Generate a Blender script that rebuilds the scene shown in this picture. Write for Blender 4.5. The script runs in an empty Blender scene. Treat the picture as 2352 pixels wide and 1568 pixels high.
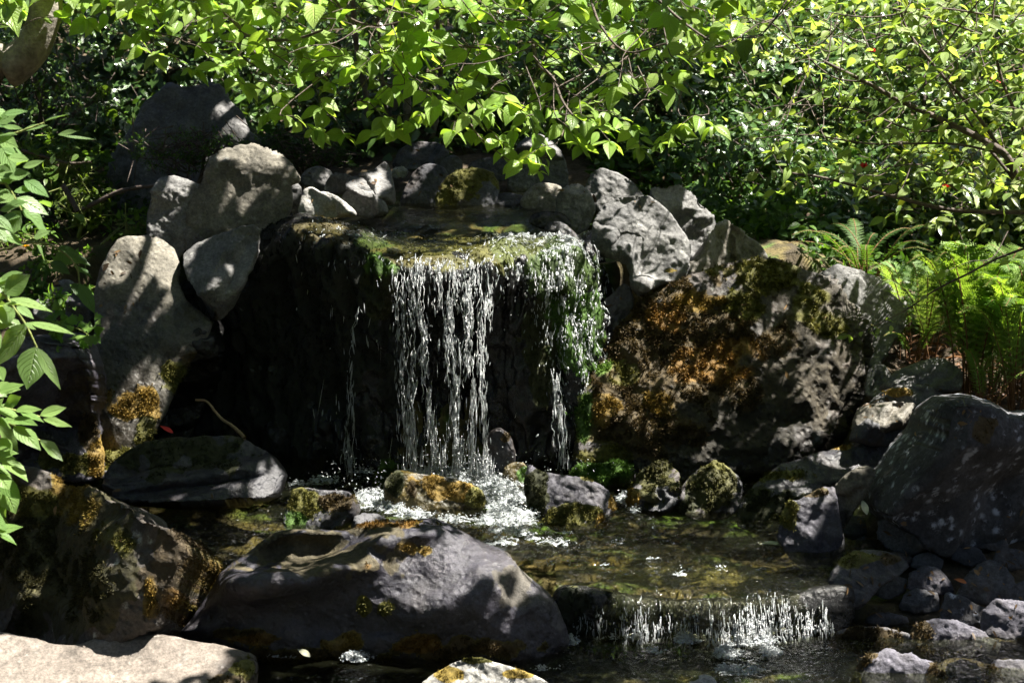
import bpy, math
import numpy as np
from mathutils import Vector
from mathutils.geometry import delaunay_2d_cdt

SC = bpy.context.scene
COL = SC.collection

# ------------------------------------------------------------------ camera
F = 2352 * 85 / 36.0                    # focal length in picture units (picture 2352 x 1568)
PITCH = math.radians(14.3)
CAM = np.array([0.0, -10.0, 3.2])
FW = np.array([0, math.cos(PITCH), -math.sin(PITCH)])
UP = np.array([0, math.sin(PITCH), math.cos(PITCH)])
cam = bpy.data.cameras.new("camera")
camo = bpy.data.objects.new("camera", cam)
COL.objects.link(camo)
camo.location = CAM
camo.rotation_euler = (math.pi / 2 - PITCH, 0, 0)
cam.lens = 85
cam.sensor_width = 36
cam.clip_start = 0.1
cam.clip_end = 300
cam.dof.use_dof = True
cam.dof.focus_distance = 9.6
cam.dof.aperture_fstop = 5.6
SC.camera = camo

# ------------------------------------------------------------------ light
SUN = np.array([0.50, 0.08, 0.86])
SUN /= np.linalg.norm(SUN)
world = bpy.data.worlds.new("World")
SC.world = world
world.use_nodes = True
wn = world.node_tree
for n in list(wn.nodes):
    wn.nodes.remove(n)
wo = wn.nodes.new("ShaderNodeOutputWorld")
bg = wn.nodes.new("ShaderNodeBackground")
sky = wn.nodes.new("ShaderNodeTexSky")
sky.sky_type = 'NISHITA'
sky.sun_disc = False
sky.sun_elevation = math.asin(SUN[2])
sky.sun_rotation = math.atan2(SUN[0], SUN[1])
bg.inputs[1].default_value = 0.065
wn.links.new(sky.outputs[0], bg.inputs[0])
wn.links.new(bg.outputs[0], wo.inputs[0])
sl = bpy.data.lights.new("sun", 'SUN')
sl.energy = 5.0
sl.angle = math.radians(0.5)
sl.color = (1.0, 0.95, 0.86)
so = bpy.data.objects.new("sun", sl)
COL.objects.link(so)
so.rotation_euler = Vector(SUN).to_track_quat('Z', 'Y').to_euler()
so.location = (6, 3, 12)
SC.view_settings.view_transform = 'Standard'
SC.view_settings.look = 'None'
SC.view_settings.exposure = 2.1
SC.view_settings.gamma = 1.0
cy = SC.cycles
cy.max_bounces = 8
cy.diffuse_bounces = 3
cy.glossy_bounces = 3
cy.transmission_bounces = 5
cy.transparent_max_bounces = 12
cy.sample_clamp_indirect = 4
cy.sample_clamp_direct = 20
cy.caustics_reflective = False
cy.caustics_refractive = False
cy.use_denoising = True

# ------------------------------------------------------------------ maths helpers
def ray(px, py):
    px = np.asarray(px, float); py = np.asarray(py, float)
    d = FW * F + np.multiply.outer(px - 1176, np.array([1.0, 0, 0])) + np.multiply.outer(784 - py, UP)
    return d

def aty(px, py, y):
    d = ray(px, py)
    t = (y - CAM[1]) / d[..., 1]
    return CAM + d * t[..., None]

def atz(px, py, z):
    d = ray(px, py)
    t = (z - CAM[2]) / d[..., 2]
    return CAM + d * t[..., None]

def topx(P):
    r = np.asarray(P) - CAM
    dep = r @ FW
    return 1176 + F * r[..., 0] / dep, 784 - F * (r @ UP) / dep

_rng0 = np.random.default_rng(7)
_perm = np.concatenate([_rng0.permutation(256)] * 3)
_grad = _rng0.normal(size=(256, 3))
_grad /= np.linalg.norm(_grad, axis=1)[:, None]

def pn(P, seed=0):
    P = np.asarray(P, float) + seed * 17.31
    i = np.floor(P).astype(int)
    f = P - i
    u = f * f * f * (f * (f * 6 - 15) + 10)
    i &= 255
    out = 0
    for dx in (0, 1):
        for dy in (0, 1):
            for dz in (0, 1):
                h = _perm[_perm[_perm[(i[:, 0] + dx) & 255] + ((i[:, 1] + dy) & 255)] + ((i[:, 2] + dz) & 255)]
                g = _grad[h]
                d = (g * (f - np.array([dx, dy, dz]))).sum(1)
                w = (u[:, 0] if dx else 1 - u[:, 0]) * (u[:, 1] if dy else 1 - u[:, 1]) * (u[:, 2] if dz else 1 - u[:, 2])
                out = out + w * d
    return out * 1.6

def fbm(P, oct=4, seed=0, gain=0.5, lac=2.03):
    a = 1.0; s = 0; Q = np.asarray(P, float)
    for k in range(oct):
        s = s + a * pn(Q, seed + k)
        Q = Q * lac
        a *= gain
    return s

def sstep(a, b, x):
    t = np.clip((x - a) / (b - a), 0, 1)
    return t * t * (3 - 2 * t)

def unit(v):
    v = np.asarray(v, float)
    return v / np.maximum(np.linalg.norm(v, axis=-1, keepdims=True), 1e-9)

# ------------------------------------------------------------------ object helpers
def mkmesh(name, V, faces, mat=None, parent=None, smooth=True, cols=None, floats=None, uv=None, origin=None):
    """one mesh object; faces = list of integer arrays (n,k)"""
    V = np.asarray(V, float)
    if origin is not None:
        V = V - np.asarray(origin)
    me = bpy.data.meshes.new(name)
    fl = [np.asarray(f, int) for f in (faces if isinstance(faces, (list, tuple)) else [faces]) if len(f)]
    nl = sum(f.size for f in fl)
    npoly = sum(len(f) for f in fl)
    me.vertices.add(len(V)); me.loops.add(nl); me.polygons.add(npoly)
    me.vertices.foreach_set("co", V.astype(np.float32).ravel())
    li = np.concatenate([f.ravel() for f in fl])
    tot = np.concatenate([np.full(len(f), f.shape[1]) for f in fl])
    st = np.concatenate([[0], np.cumsum(tot)[:-1]])
    me.loops.foreach_set("vertex_index", li.astype(np.int32))
    me.polygons.foreach_set("loop_start", st.astype(np.int32))
    me.polygons.foreach_set("loop_total", tot.astype(np.int32))
    me.polygons.foreach_set("use_smooth", np.full(npoly, bool(smooth)))
    for k, c in (cols or {}).items():
        a = me.attributes.new(k, 'FLOAT_COLOR', 'POINT')
        c = np.asarray(c, float)
        if c.shape[1] == 3:
            c = np.concatenate([c, np.ones((len(c), 1))], 1)
        a.data.foreach_set("color", c.astype(np.float32).ravel())
    for k, c in (floats or {}).items():
        a = me.attributes.new(k, 'FLOAT', 'POINT')
        a.data.foreach_set("value", np.asarray(c, np.float32).ravel())
    if uv is not None:
        l = me.uv_layers.new(name="UVMap")
        l.data.foreach_set("uv", np.asarray(uv, np.float32)[li].ravel())
    me.update(calc_edges=True)
    me.validate()
    o = bpy.data.objects.new(name, me)
    COL.objects.link(o)
    if mat:
        me.materials.append(mat)
    if origin is not None and parent is None:
        o.location = origin
    if parent is not None:
        o.parent = parent
    return o

def tag(o, label=None, cat=None, group=None, kind=None):
    if label: o["label"] = label
    if cat: o["category"] = cat
    if group: o["group"] = group
    if kind: o["kind"] = kind
    return o

def empty(name, loc, label, cat, group=None):
    o = bpy.data.objects.new(name, None)
    o.empty_display_size = 0.1
    COL.objects.link(o)
    o.location = loc
    return tag(o, label, cat, group)

class TB:
    """collects tapered tubes into one mesh"""
    def __init__(s):
        s.V = []; s.F = []; s.n = 0
    def tube(s, pts, r0, r1, sides=6, sub=3, wob=0.0, seed=0):
        P = catmull(np.asarray(pts, float), sub) if sub > 1 and len(pts) > 2 else np.asarray(pts, float)
        n = len(P)
        R = np.linspace(r0, r1, n)
        T = np.gradient(P, axis=0); T = unit(T)
        ref = np.array([0.0, 0, 1]) if abs(T[0, 2]) < .9 else np.array([1.0, 0, 0])
        a = unit(np.cross(T, ref)); b = np.cross(T, a)
        ang = np.linspace(0, 2 * math.pi, sides, endpoint=False)
        ring = P[:, None] + R[:, None, None] * (np.cos(ang)[None, :, None] * a[:, None] + np.sin(ang)[None, :, None] * b[:, None])
        V = ring.reshape(-1, 3)
        if wob:
            C = np.repeat(P, sides, 0)
            V = V + (V - C) * (wob * fbm(V * (0.5 / max(r0, .004)), 3, seed))[:, None]
        i = np.arange(n - 1)[:, None] * sides; j = np.arange(sides)[None]; k = (j + 1) % sides
        q = np.stack([i + j, i + k, i + sides + k, i + sides + j], -1).reshape(-1, 4)
        s.V.append(V); s.F.append(q + s.n); s.n += len(V)
        return P
    def build(s, name, mat, parent=None, **kw):
        return mkmesh(name, np.concatenate(s.V), [np.concatenate(s.F)], mat, parent, **kw)

def catmull(P, sub, closed=False):
    P = np.asarray(P, float)
    n = len(P)
    if closed:
        Q = np.concatenate([P[-1:], P, P[:2]])
        m = n
    else:
        Q = np.concatenate([2 * P[:1] - P[1:2], P, 2 * P[-1:] - P[-2:-1]])
        m = n - 1
    t = np.linspace(0, 1, sub, endpoint=False)[:, None]
    out = []
    for i in range(m):
        p0, p1, p2, p3 = Q[i:i + 4]
        out.append(.5 * (2 * p1 + (p2 - p0) * t + (2 * p0 - 5 * p1 + 4 * p2 - p3) * t ** 2 + (3 * p1 - p0 - 3 * p2 + p3) * t ** 3))
    out = np.concatenate(out)
    if not closed:
        out = np.concatenate([out, P[-1:]])
    return out

# ------------------------------------------------------------------ materials
def newmat(name):
    m = bpy.data.materials.new(name)
    m.use_nodes = True
    nt = m.node_tree
    for n in list(nt.nodes):
        nt.nodes.remove(n)
    out = nt.nodes.new("ShaderNodeOutputMaterial")
    def N(t, **kw):
        n = nt.nodes.new("ShaderNode" + t)
        for k, v in kw.items():
            if k.startswith("i_"):
                n.inputs[k[2:].replace("_", " ")].default_value = v
            else:
                setattr(n, k, v)
        return n
    def L(a, b):
        nt.links.new(a, b)
    return m, nt, out, N, L

def c4(c):
    return (c[0], c[1], c[2], 1.0)

def mixc(N, L, fac, a, b, mode='MIX'):
    n = N("MixRGB", blend_type=mode)
    for s, v in ((0, fac), (1, a), (2, b)):
        if isinstance(v, (int, float)):
            n.inputs[s].default_value = v
        elif isinstance(v, tuple):
            n.inputs[s].default_value = c4(v)
        else:
            L(v, n.inputs[s])
    return n.outputs[0]

def ramp(N, L, src, stops):
    n = N("ValToRGB")
    e = n.color_ramp.elements
    while len(e) > 1:
        e.remove(e[-1])
    e[0].position = stops[0][0]; e[0].color = c4(stops[0][1])
    for p, c in stops[1:]:
        x = e.new(p); x.color = c4(c)
    L(src, n.inputs[0])
    return n.outputs[0]

def g(v):
    return (v, v, v)

def rockmat(name, c1, c2, lichen=(.5, .5, .46), lich=0.0, rough=.82, wetrough=.17, bump=.6, pit=.3, streak=0.0, stain=(.12, .07, .03), stainamt=.0, scale=1.0, lthr=(.56, .64), crack=.6):
    m, nt, out, N, L = newmat(name)
    tc = N("TexCoord"); oi = N("ObjectInfo")
    ad = N("VectorMath", operation='MULTIPLY_ADD')
    cmb = N("CombineXYZ")
    L(oi.outputs["Random"], cmb.inputs[0]); L(oi.outputs["Random"], cmb.inputs[1])
    L(cmb.outputs[0], ad.inputs[0]); ad.inputs[1].default_value = (9, 23, 5)
    L(tc.outputs["Object"], ad.inputs[2])
    vec = ad.outputs[0]
    def noise(sc, det=6, ro=.6, v=None):
        n = N("TexNoise"); n.inputs["Scale"].default_value = sc * scale; n.inputs["Detail"].default_value = det; n.inputs["Roughness"].default_value = ro
        L(v or vec, n.inputs["Vector"]); return n.outputs["Fac"]
    big = noise(3.2, 8, .62)
    col = ramp(N, L, big, [(.3, c1), (.52, tuple((a + b) / 2 for a, b in zip(c1, c2))), (.7, c2)])
    mid = noise(16, 8, .7)
    col = mixc(N, L, .75, col, ramp(N, L, mid, [(.28, g(.35)), (.5, g(.95)), (.75, g(1.55))]), 'MULTIPLY')
    fine = noise(85, 5, .8)
    col = mixc(N, L, .8, col, ramp(N, L, fine, [(.3, g(.35)), (.5, g(.95)), (.72, g(1.7))]), 'MULTIPLY')
    rgd = N("TexNoise", noise_type='RIDGED_MULTIFRACTAL'); rgd.inputs["Scale"].default_value = 4.2 * scale; rgd.inputs["Detail"].default_value = 9; rgd.inputs["Roughness"].default_value = .62; rgd.inputs["Distortion"].default_value = .5
    rgd.normalize = True
    L(vec, rgd.inputs["Vector"])
    col = mixc(N, L, crack, col, ramp(N, L, rgd.outputs["Fac"], [(.25, g(1.08)), (.55, g(.9)), (.78, g(.42))]), 'MULTIPLY')
    if stainamt:
        st = noise(5.5, 5, .6)
        col = mixc(N, L, ramp(N, L, st, [(.5, g(0)), (.66, g(stainamt))]), col, stain)
    if streak:
        mp = N("Mapping"); mp.inputs["Scale"].default_value = (1, 1, .12)
        L(vec, mp.inputs[0])
        sn = noise(18, 5, .6, mp.outputs[0])
        col = mixc(N, L, ramp(N, L, sn, [(.5, g(0)), (.7, g(streak))]), col, lichen)
    if lich:
        ln = noise(11, 9, .72)
        dv = N("TexVoronoi"); dv.inputs["Scale"].default_value = 26 * scale; L(vec, dv.inputs["Vector"])
        lm = mixc(N, L, 1.0, ramp(N, L, ln, [(lthr[0], g(0)), (lthr[1], g(lich))]), ramp(N, L, dv.outputs["Distance"], [(.25, g(1)), (.5, g(.1))]), 'MULTIPLY')
        col = mixc(N, L, lm, col, lichen)
    at = N("Attribute", attribute_name="mcol")
    mn = noise(45, 6, .75)
    ma = N("Math", operation='MULTIPLY_ADD'); L(at.outputs["Alpha"], ma.inputs[0]); ma.inputs[1].default_value = 2.0
    mm = N("Math", operation='SUBTRACT'); L(mn, mm.inputs[0]); mm.inputs[1].default_value = 1.05; L(mm.outputs[0], ma.inputs[2])
    mk = N("Math", operation='MULTIPLY'); L(ma.outputs[0], mk.inputs[0]); mk.inputs[1].default_value = 2.2; mk.use_clamp = True
    mc = mixc(N, L, .85, at.outputs["Color"], ramp(N, L, noise(60, 5, .8), [(.3, g(.3)), (.55, g(1)), (.75, g(1.7))]), 'MULTIPLY')
    wt = N("Attribute", attribute_name="wet")
    col = mixc(N, L, wt.outputs["Fac"], col, mixc(N, L, 1.0, col, (.42, .41, .43), 'MULTIPLY'))
    col = mixc(N, L, mk.outputs[0], col, mc)
    bs = N("BsdfPrincipled")
    L(col, bs.inputs["Base Color"])
    rr = N("MapRange"); L(wt.outputs["Fac"], rr.inputs[0]); rr.inputs[3].default_value = rough; rr.inputs[4].default_value = wetrough
    ra = N("Math", operation='MULTIPLY_ADD'); L(mid, ra.inputs[0]); ra.inputs[1].default_value = .25; L(rr.outputs[0], ra.inputs[2])
    rs = N("Math", operation='SUBTRACT'); L(ra.outputs[0], rs.inputs[0]); rs.inputs[1].default_value = .1; rs.use_clamp = True
    rm = N("Math", operation='MAXIMUM'); L(rs.outputs[0], rm.inputs[0])
    rk = N("Math", operation='MULTIPLY'); L(mk.outputs[0], rk.inputs[0]); rk.inputs[1].default_value = .75
    L(rk.outputs[0], rm.inputs[1])
    L(rm.outputs[0], bs.inputs["Roughness"])
    bs.inputs["Specular IOR Level"].default_value = .45
    # bump: coarse, fine, pits
    vo = N("TexVoronoi"); vo.inputs["Scale"].default_value = 34 * scale; L(vec, vo.inputs["Vector"])
    pits = ramp(N, L, vo.outputs["Distance"], [(.05, g(0)), (.45, g(1))])
    b1 = N("Bump"); b1.inputs["Strength"].default_value = bump; b1.inputs["Distance"].default_value = .014
    L(noise(11, 12, .72), b1.inputs["Height"])
    b0 = N("Bump", invert=True); b0.inputs["Strength"].default_value = crack; b0.inputs["Distance"].default_value = .035
    L(rgd.outputs["Fac"], b0.inputs["Height"]); L(b0.outputs[0], b1.inputs["Normal"])
    b2 = N("Bump"); b2.inputs["Strength"].default_value = bump; b2.inputs["Distance"].default_value = .008
    L(noise(60, 8, .75), b2.inputs["Height"]); L(b1.outputs[0], b2.inputs["Normal"])
    b3 = N("Bump"); b3.inputs["Strength"].default_value = pit; b3.inputs["Distance"].default_value = .012
    L(pits, b3.inputs["Height"]); L(b2.outputs[0], b3.inputs["Normal"])
    L(b3.outputs[0], bs.inputs["Normal"])
    L(bs.outputs[0], out.inputs[0])
    return m

M = {}
M['tan'] = rockmat("tan_rock", (.095, .087, .07), (.225, .207, .168), lich=.5)
M['grey'] = rockmat("grey_rock", (.07, .07, .071), (.215, .21, .203), lich=.6, pit=.35)
M['pale'] = rockmat("pale_rock", (.26, .25, .23), (.44, .43, .40), lich=.3, lichen=(.36, .33, .2))
M['dark'] = rockmat("dark_rock", (.042, .043, .050), (.125, .125, .135), lich=.35, lichen=(.3, .3, .3), stainamt=.3)
M['purple'] = rockmat("purple_grey_rock", (.044, .043, .058), (.135, .129, .155), lich=.45, lichen=(.36, .36, .36), bump=.7, pit=.35, stainamt=.25, stain=(.12, .10, .07))
M['pitted'] = rockmat("pitted_rock", (.034, .03, .029), (.135, .12, .105), lich=.8, lichen=(.46, .48, .44), bump=1.0, pit=1.0, scale=.8, stainamt=.35)
M['black'] = rockmat("wet_black_rock", (.012, .012, .012), (.034, .034, .032), lich=0, rough=.4, wetrough=.16)
M['lichen'] = rockmat("lichen_spotted_rock", (.028, .028, .033), (.085, .082, .084), lich=1.0, crack=.25, lichen=(.42, .44, .50), scale=.9, lthr=(.5, .56))
M['slab'] = rockmat("smooth_slab_rock", (.125, .106, .09), (.215, .183, .155), lich=.25, bump=.4, pit=.2, crack=.3)
M['golden'] = rockmat("golden_wet_rock", (.045, .036, .012), (.17, .125, .03), lich=0, rough=.35, wetrough=.2, stain=(.03, .03, .015), stainamt=.8)

def mossmat(name, tr=.35):
    m, nt, out, N, L = newmat(name)
    at = N("Attribute", attribute_name="lc")
    d = N("BsdfPrincipled"); d.inputs["Roughness"].default_value = .7; d.inputs["Specular IOR Level"].default_value = .3
    L(at.outputs["Color"], d.inputs["Base Color"])
    t = N("BsdfTranslucent"); L(at.outputs["Color"], t.inputs[0])
    mx = N("MixShader"); mx.inputs[0].default_value = tr
    L(d.outputs[0], mx.inputs[1]); L(t.outputs[0], mx.inputs[2]); L(mx.outputs[0], out.inputs[0])
    return m
M['moss'] = mossmat("moss_tufts")

def leafmat(name, trans=.5, rough=.38, spec=.5, ty=(1.25, 1.15, .45), vein=.5, coat=0.0):
    m, nt, out, N, L = newmat(name)
    at = N("Attribute", attribute_name="lc")
    uv = N("UVMap"); sp = N("SeparateXYZ"); L(uv.outputs[0], sp.inputs[0])
    a = N("Math", operation='SUBTRACT'); L(sp.outputs[0], a.inputs[0]); a.inputs[1].default_value = .5
    ab = N("Math", operation='ABSOLUTE'); L(a.outputs[0], ab.inputs[0])
    v9 = N("Math", operation='MULTIPLY'); L(sp.outputs[1], v9.inputs[0]); v9.inputs[1].default_value = 7.5
    us = N("Math", operation='POWER'); L(ab.outputs[0], us.inputs[0]); us.inputs[1].default_value = 1.3
    u2 = N("Math", operation='MULTIPLY_ADD'); L(us.outputs[0], u2.inputs[0]); u2.inputs[1].default_value = -6.5; L(v9.outputs[0], u2.inputs[2])
    fr = N("Math", operation='FRACT'); L(u2.outputs[0], fr.inputs[0])
    tri = N("Math", operation='SUBTRACT'); L(fr.outputs[0], tri.inputs[0]); tri.inputs[1].default_value = .5
    tra = N("Math", operation='ABSOLUTE'); L(tri.outputs[0], tra.inputs[0])     # .5 on a vein, 0 between
    mid = N("MapRange"); L(ab.outputs[0], mid.inputs[0]); mid.inputs[1].default_value = 0; mid.inputs[2].default_value = .05; mid.inputs[3].default_value = 1; mid.inputs[4].default_value = 0
    vv = N("MapRange"); L(tra.outputs[0], vv.inputs[0]); vv.inputs[1].default_value = .36; vv.inputs[2].default_value = .5
    mx0 = N("Math", operation='MAXIMUM'); L(mid.outputs[0], mx0.inputs[0]); L(vv.outputs[0], mx0.inputs[1])
    vf = N("Math", operation='MULTIPLY'); L(mx0.outputs[0], vf.inputs[0]); vf.inputs[1].default_value = vein * .5
    col = mixc(N, L, vf.outputs[0], at.outputs["Color"], mixc(N, L, 1.0, at.outputs["Color"], (1.5, 1.35, 1.3), 'MULTIPLY'))
    bp = N("Bump"); bp.inputs["Strength"].default_value = vein; bp.inputs["Distance"].default_value = .004; bp.invert = True
    L(mx0.outputs[0], bp.inputs["Height"])
    d = N("BsdfPrincipled"); d.inputs["Roughness"].default_value = rough; d.inputs["Specular IOR Level"].default_value = spec
    d.inputs["Coat Weight"].default_value = coat; d.inputs["Coat Roughness"].default_value = .18
    L(col, d.inputs["Base Color"]); L(bp.outputs[0], d.inputs["Normal"])
    t = N("BsdfTranslucent")
    L(mixc(N, L, 1.0, col, ty, 'MULTIPLY'), t.inputs[0])
    mx = N("MixShader"); mx.inputs[0].default_value = trans
    L(d.outputs[0], mx.inputs[1]); L(t.outputs[0], mx.inputs[2]); L(mx.outputs[0], out.inputs[0])
    return m
M['leaf'] = leafmat("soft_green_leaf", .5, .40, .4, (1.3, 1.3, .5), .85)
M['gloss'] = leafmat("glossy_leaf", .25, .28, .55, (1.4, 1.3, .4), .25, .35)
M['fern'] = leafmat("fern_leaf", .5, .45, .4, (1.3, 1.25, .4), .3)
M['shadeleaf'] = leafmat("shade_and_litter_leaf", .12, .5, .3, (1.2, 1.1, .4), .0)

def barkmat(name, c1, c2):
    m, nt, out, N, L = newmat(name)
    tc = N("TexCoord")
    n1 = N("TexNoise"); n1.inputs["Scale"].default_value = 14; n1.inputs["Detail"].default_value = 8; L(tc.outputs["Object"], n1.inputs[0])
    n2 = N("TexNoise"); n2.inputs["Scale"].default_value = 70; n2.inputs["Detail"].default_value = 5; L(tc.outputs["Object"], n2.inputs[0])
    col = ramp(N, L, n1.outputs[0], [(.3, c1), (.7, c2)])
    col = mixc(N, L, .6, col, ramp(N, L, n2.outputs[0], [(.3, g(.5)), (.7, g(1.4))]), 'MULTIPLY')
    b = N("Bump"); b.inputs["Strength"].default_value = .6; b.inputs["Distance"].default_value = .012; L(n2.outputs[0], b.inputs["Height"])
    d = N("BsdfPrincipled"); d.inputs["Roughness"].default_value = .8
    L(col, d.inputs["Base Color"]); L(b.outputs[0], d.inputs["Normal"]); L(d.outputs[0], out.inputs[0])
    return m
M['bark'] = barkmat("bark", (.09, .075, .062), (.27, .24, .205))
M['twig'] = barkmat("twig_bark", (.05, .035, .028), (.13, .10, .08))
M['stalk'] = barkmat("green_stalk", (.13, .16, .04), (.25, .28, .08))
M['brownstalk'] = barkmat("brown_stalk", (.13, .06, .02), (.22, .11, .04))

def groundmat():
    m, nt, out, N, L = newmat("soil")
    tc = N("TexCoord")
    def nz(s, d=6):
        n = N("TexNoise"); n.inputs["Scale"].default_value = s; n.inputs["Detail"].default_value = d; n.inputs["Roughness"].default_value = .65
        L(tc.outputs["Object"], n.inputs[0]); return n.outputs[0]
    col = ramp(N, L, nz(2.5), [(.3, (.035, .025, .016)), (.55, (.09, .065, .035)), (.7, (.13, .10, .04))])
    col = mixc(N, L, .7, col, ramp(N, L, nz(40, 8), [(.3, g(.35)), (.7, g(1.5))]), 'MULTIPLY')
    at = N("Attribute", attribute_name="mcol")
    bed = mixc(N, L, .9, at.outputs["Color"], ramp(N, L, nz(13, 8), [(.32, g(.2)), (.5, g(.8)), (.68, g(1.9))]), 'MULTIPLY')
    col = mixc(N, L, at.outputs["Alpha"], col, bed)
    b = N("Bump"); b.inputs["Strength"].default_value = .8; b.inputs["Distance"].default_value = .03; L(nz(22, 10), b.inputs["Height"])
    d = N("BsdfPrincipled"); d.inputs["Roughness"].default_value = .9
    L(col, d.inputs["Base Color"]); L(b.outputs[0], d.inputs["Normal"]); L(d.outputs[0], out.inputs[0])
    return m
M['soil'] = groundmat()

def watermat(name, tint=(.74, .74, .58), sc=(9, 5, 5), bump=.5, rough=.06, body=(.02, .022, .012), bodyf=.12, fine=.5):
    m, nt, out, N, L = newmat(name)
    tc = N("TexCoord")
    mp = N("Mapping"); mp.inputs["Scale"].default_value = sc; L(tc.outputs["Object"], mp.inputs[0])
    n1 = N("TexNoise"); n1.inputs["Scale"].default_value = 1.0; n1.inputs["Detail"].default_value = 3; n1.inputs["Distortion"].default_value = .6; L(mp.outputs[0], n1.inputs[0])
    n2 = N("TexNoise"); n2.inputs["Scale"].default_value = 5.5; n2.inputs["Detail"].default_value = 3; n2.inputs["Distortion"].default_value = .4; L(mp.outputs[0], n2.inputs[0])
    b1 = N("Bump"); b1.inputs["Strength"].default_value = bump; b1.inputs["Distance"].default_value = .05; L(n1.outputs[0], b1.inputs["Height"])
    b2 = N("Bump"); b2.inputs["Strength"].default_value = min(1, bump * fine * 3.5); b2.inputs["Distance"].default_value = .03; L(n2.outputs[0], b2.inputs["Height"]); L(b1.outputs[0], b2.inputs["Normal"])
    gl = N("BsdfGlossy"); gl.inputs["Roughness"].default_value = rough; gl.inputs["Color"].default_value = (1, 1, 1, 1); L(b2.outputs[0], gl.inputs["Normal"])
    tr = N("BsdfTransparent"); tr.inputs[0].default_value = c4(tint)
    df = N("BsdfDiffuse"); df.inputs[0].default_value = c4(body)
    m1 = N("MixShader"); m1.inputs[0].default_value = bodyf; L(tr.outputs[0], m1.inputs[1]); L(df.outputs[0], m1.inputs[2])
    fr = N("Fresnel"); fr.inputs[0].default_value = 1.33; L(b2.outputs[0], fr.inputs["Normal"])
    m2 = N("MixShader"); L(fr.outputs[0], m2.inputs[0]); L(m1.outputs[0], m2.inputs[1]); L(gl.outputs[0], m2.inputs[2])
    L(m2.outputs[0], out.inputs[0])
    return m
M['pool'] = watermat("pool_water")
M['upool'] = watermat("upper_pool_water", sc=(7, 5, 5), bump=.22, tint=(.8, .8, .66))
M['stream'] = watermat("stream_water", sc=(9, 6, 6), bump=.42, tint=(.82, .84, .72))

def fallmat(name, op=.8, tint=(.86, .93, .95), streak=False, soft=False):
    m, nt, out, N, L = newmat(name)
    d = N("BsdfDiffuse"); d.inputs[0].default_value = c4(tuple(.9 * t for t in tint))
    t = N("BsdfTranslucent"); t.inputs[0].default_value = c4(tuple(.9 * t for t in tint))
    gl = N("BsdfGlossy"); gl.inputs["Roughness"].default_value = .34
    x = N("BsdfTransparent")
    m1 = N("MixShader"); m1.inputs[0].default_value = .35; L(d.outputs[0], m1.inputs[1]); L(t.outputs[0], m1.inputs[2])
    m2 = N("MixShader"); m2.inputs[0].default_value = .1 if soft else .42; L(m1.outputs[0], m2.inputs[1]); L(gl.outputs[0], m2.inputs[2])
    m3 = N("MixShader"); m3.inputs[0].default_value = op; L(x.outputs[0], m3.inputs[1]); L(m2.outputs[0], m3.inputs[2])
    if not streak and not soft:
        tc = N("TexCoord"); n = N("TexNoise"); n.inputs["Scale"].default_value = 190; n.inputs["Detail"].default_value = 2; L(tc.outputs["Object"], n.inputs[0])
        b = N("Bump"); b.inputs["Strength"].default_value = 1.0; b.inputs["Distance"].default_value = .02; L(n.outputs[0], b.inputs["Height"])
        for q in (d, t, gl): L(b.outputs[0], q.inputs["Normal"])
    if streak:
        tc = N("TexCoord"); mp = N("Mapping"); mp.inputs["Scale"].default_value = (130, 130, 9); L(tc.outputs["Object"], mp.inputs[0])
        n = N("TexNoise"); n.inputs["Scale"].default_value = 1; n.inputs["Detail"].default_value = 5; n.inputs["Roughness"].default_value = .7; n.inputs["Distortion"].default_value = .5; L(mp.outputs[0], n.inputs[0])
        r = N("MapRange"); r.inputs[1].default_value = .44; r.inputs[2].default_value = .68; r.inputs[3].default_value = .04; r.inputs[4].default_value = op; L(n.outputs[0], r.inputs[0]); L(r.outputs[0], m3.inputs[0])
        b = N("Bump"); b.inputs["Strength"].default_value = .8; b.inputs["Distance"].default_value = .01; L(n.outputs[0], b.inputs["Height"])
        L(b.outputs[0], gl.inputs["Normal"])
    if soft:
        tc = N("TexCoord"); n = N("TexNoise"); n.inputs["Scale"].default_value = 75; n.inputs["Detail"].default_value = 5; n.inputs["Roughness"].default_value = .75; L(tc.outputs["Object"], n.inputs[0])
        r = N("MapRange"); r.inputs[1].default_value = .36; r.inputs[2].default_value = .66; r.inputs[3].default_value = .1; r.inputs[4].default_value = op; L(n.outputs[0], r.inputs[0]); L(r.outputs[0], m3.inputs[0])
    L(m3.outputs[0], out.inputs[0])
    return m
M['fall'] = fallmat("falling_water", .84)
M['foam_glints'] = fallmat("white_foam", .8, soft=True)
M['thinfall'] = fallmat("thin_falling_water", .13, streak=True)

def flat(name, c, rough=.6):
    m, nt, out, N, L = newmat(name)
    tc = N("TexCoord"); n = N("TexNoise"); n.inputs["Scale"].default_value = 30; L(tc.outputs["Object"], n.inputs[0])
    d = N("BsdfPrincipled"); d.inputs["Roughness"].default_value = rough
    L(mixc(N, L, .6, c, ramp(N, L, n.outputs[0], [(.3, g(.6)), (.7, g(1.3))]), 'MULTIPLY'), d.inputs["Base Color"])
    L(d.outputs[0], out.inputs[0])
    return m
M['red'] = flat("red_petal", (.6, .03, .02))
M['yellow'] = flat("yellow_petal", (.8, .45, .01))
M['orange'] = flat("dry_orange_leaf", (.4, .12, .02))
M['paleleaf'] = flat("pale_dry_leaf", (.5, .5, .35))

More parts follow.
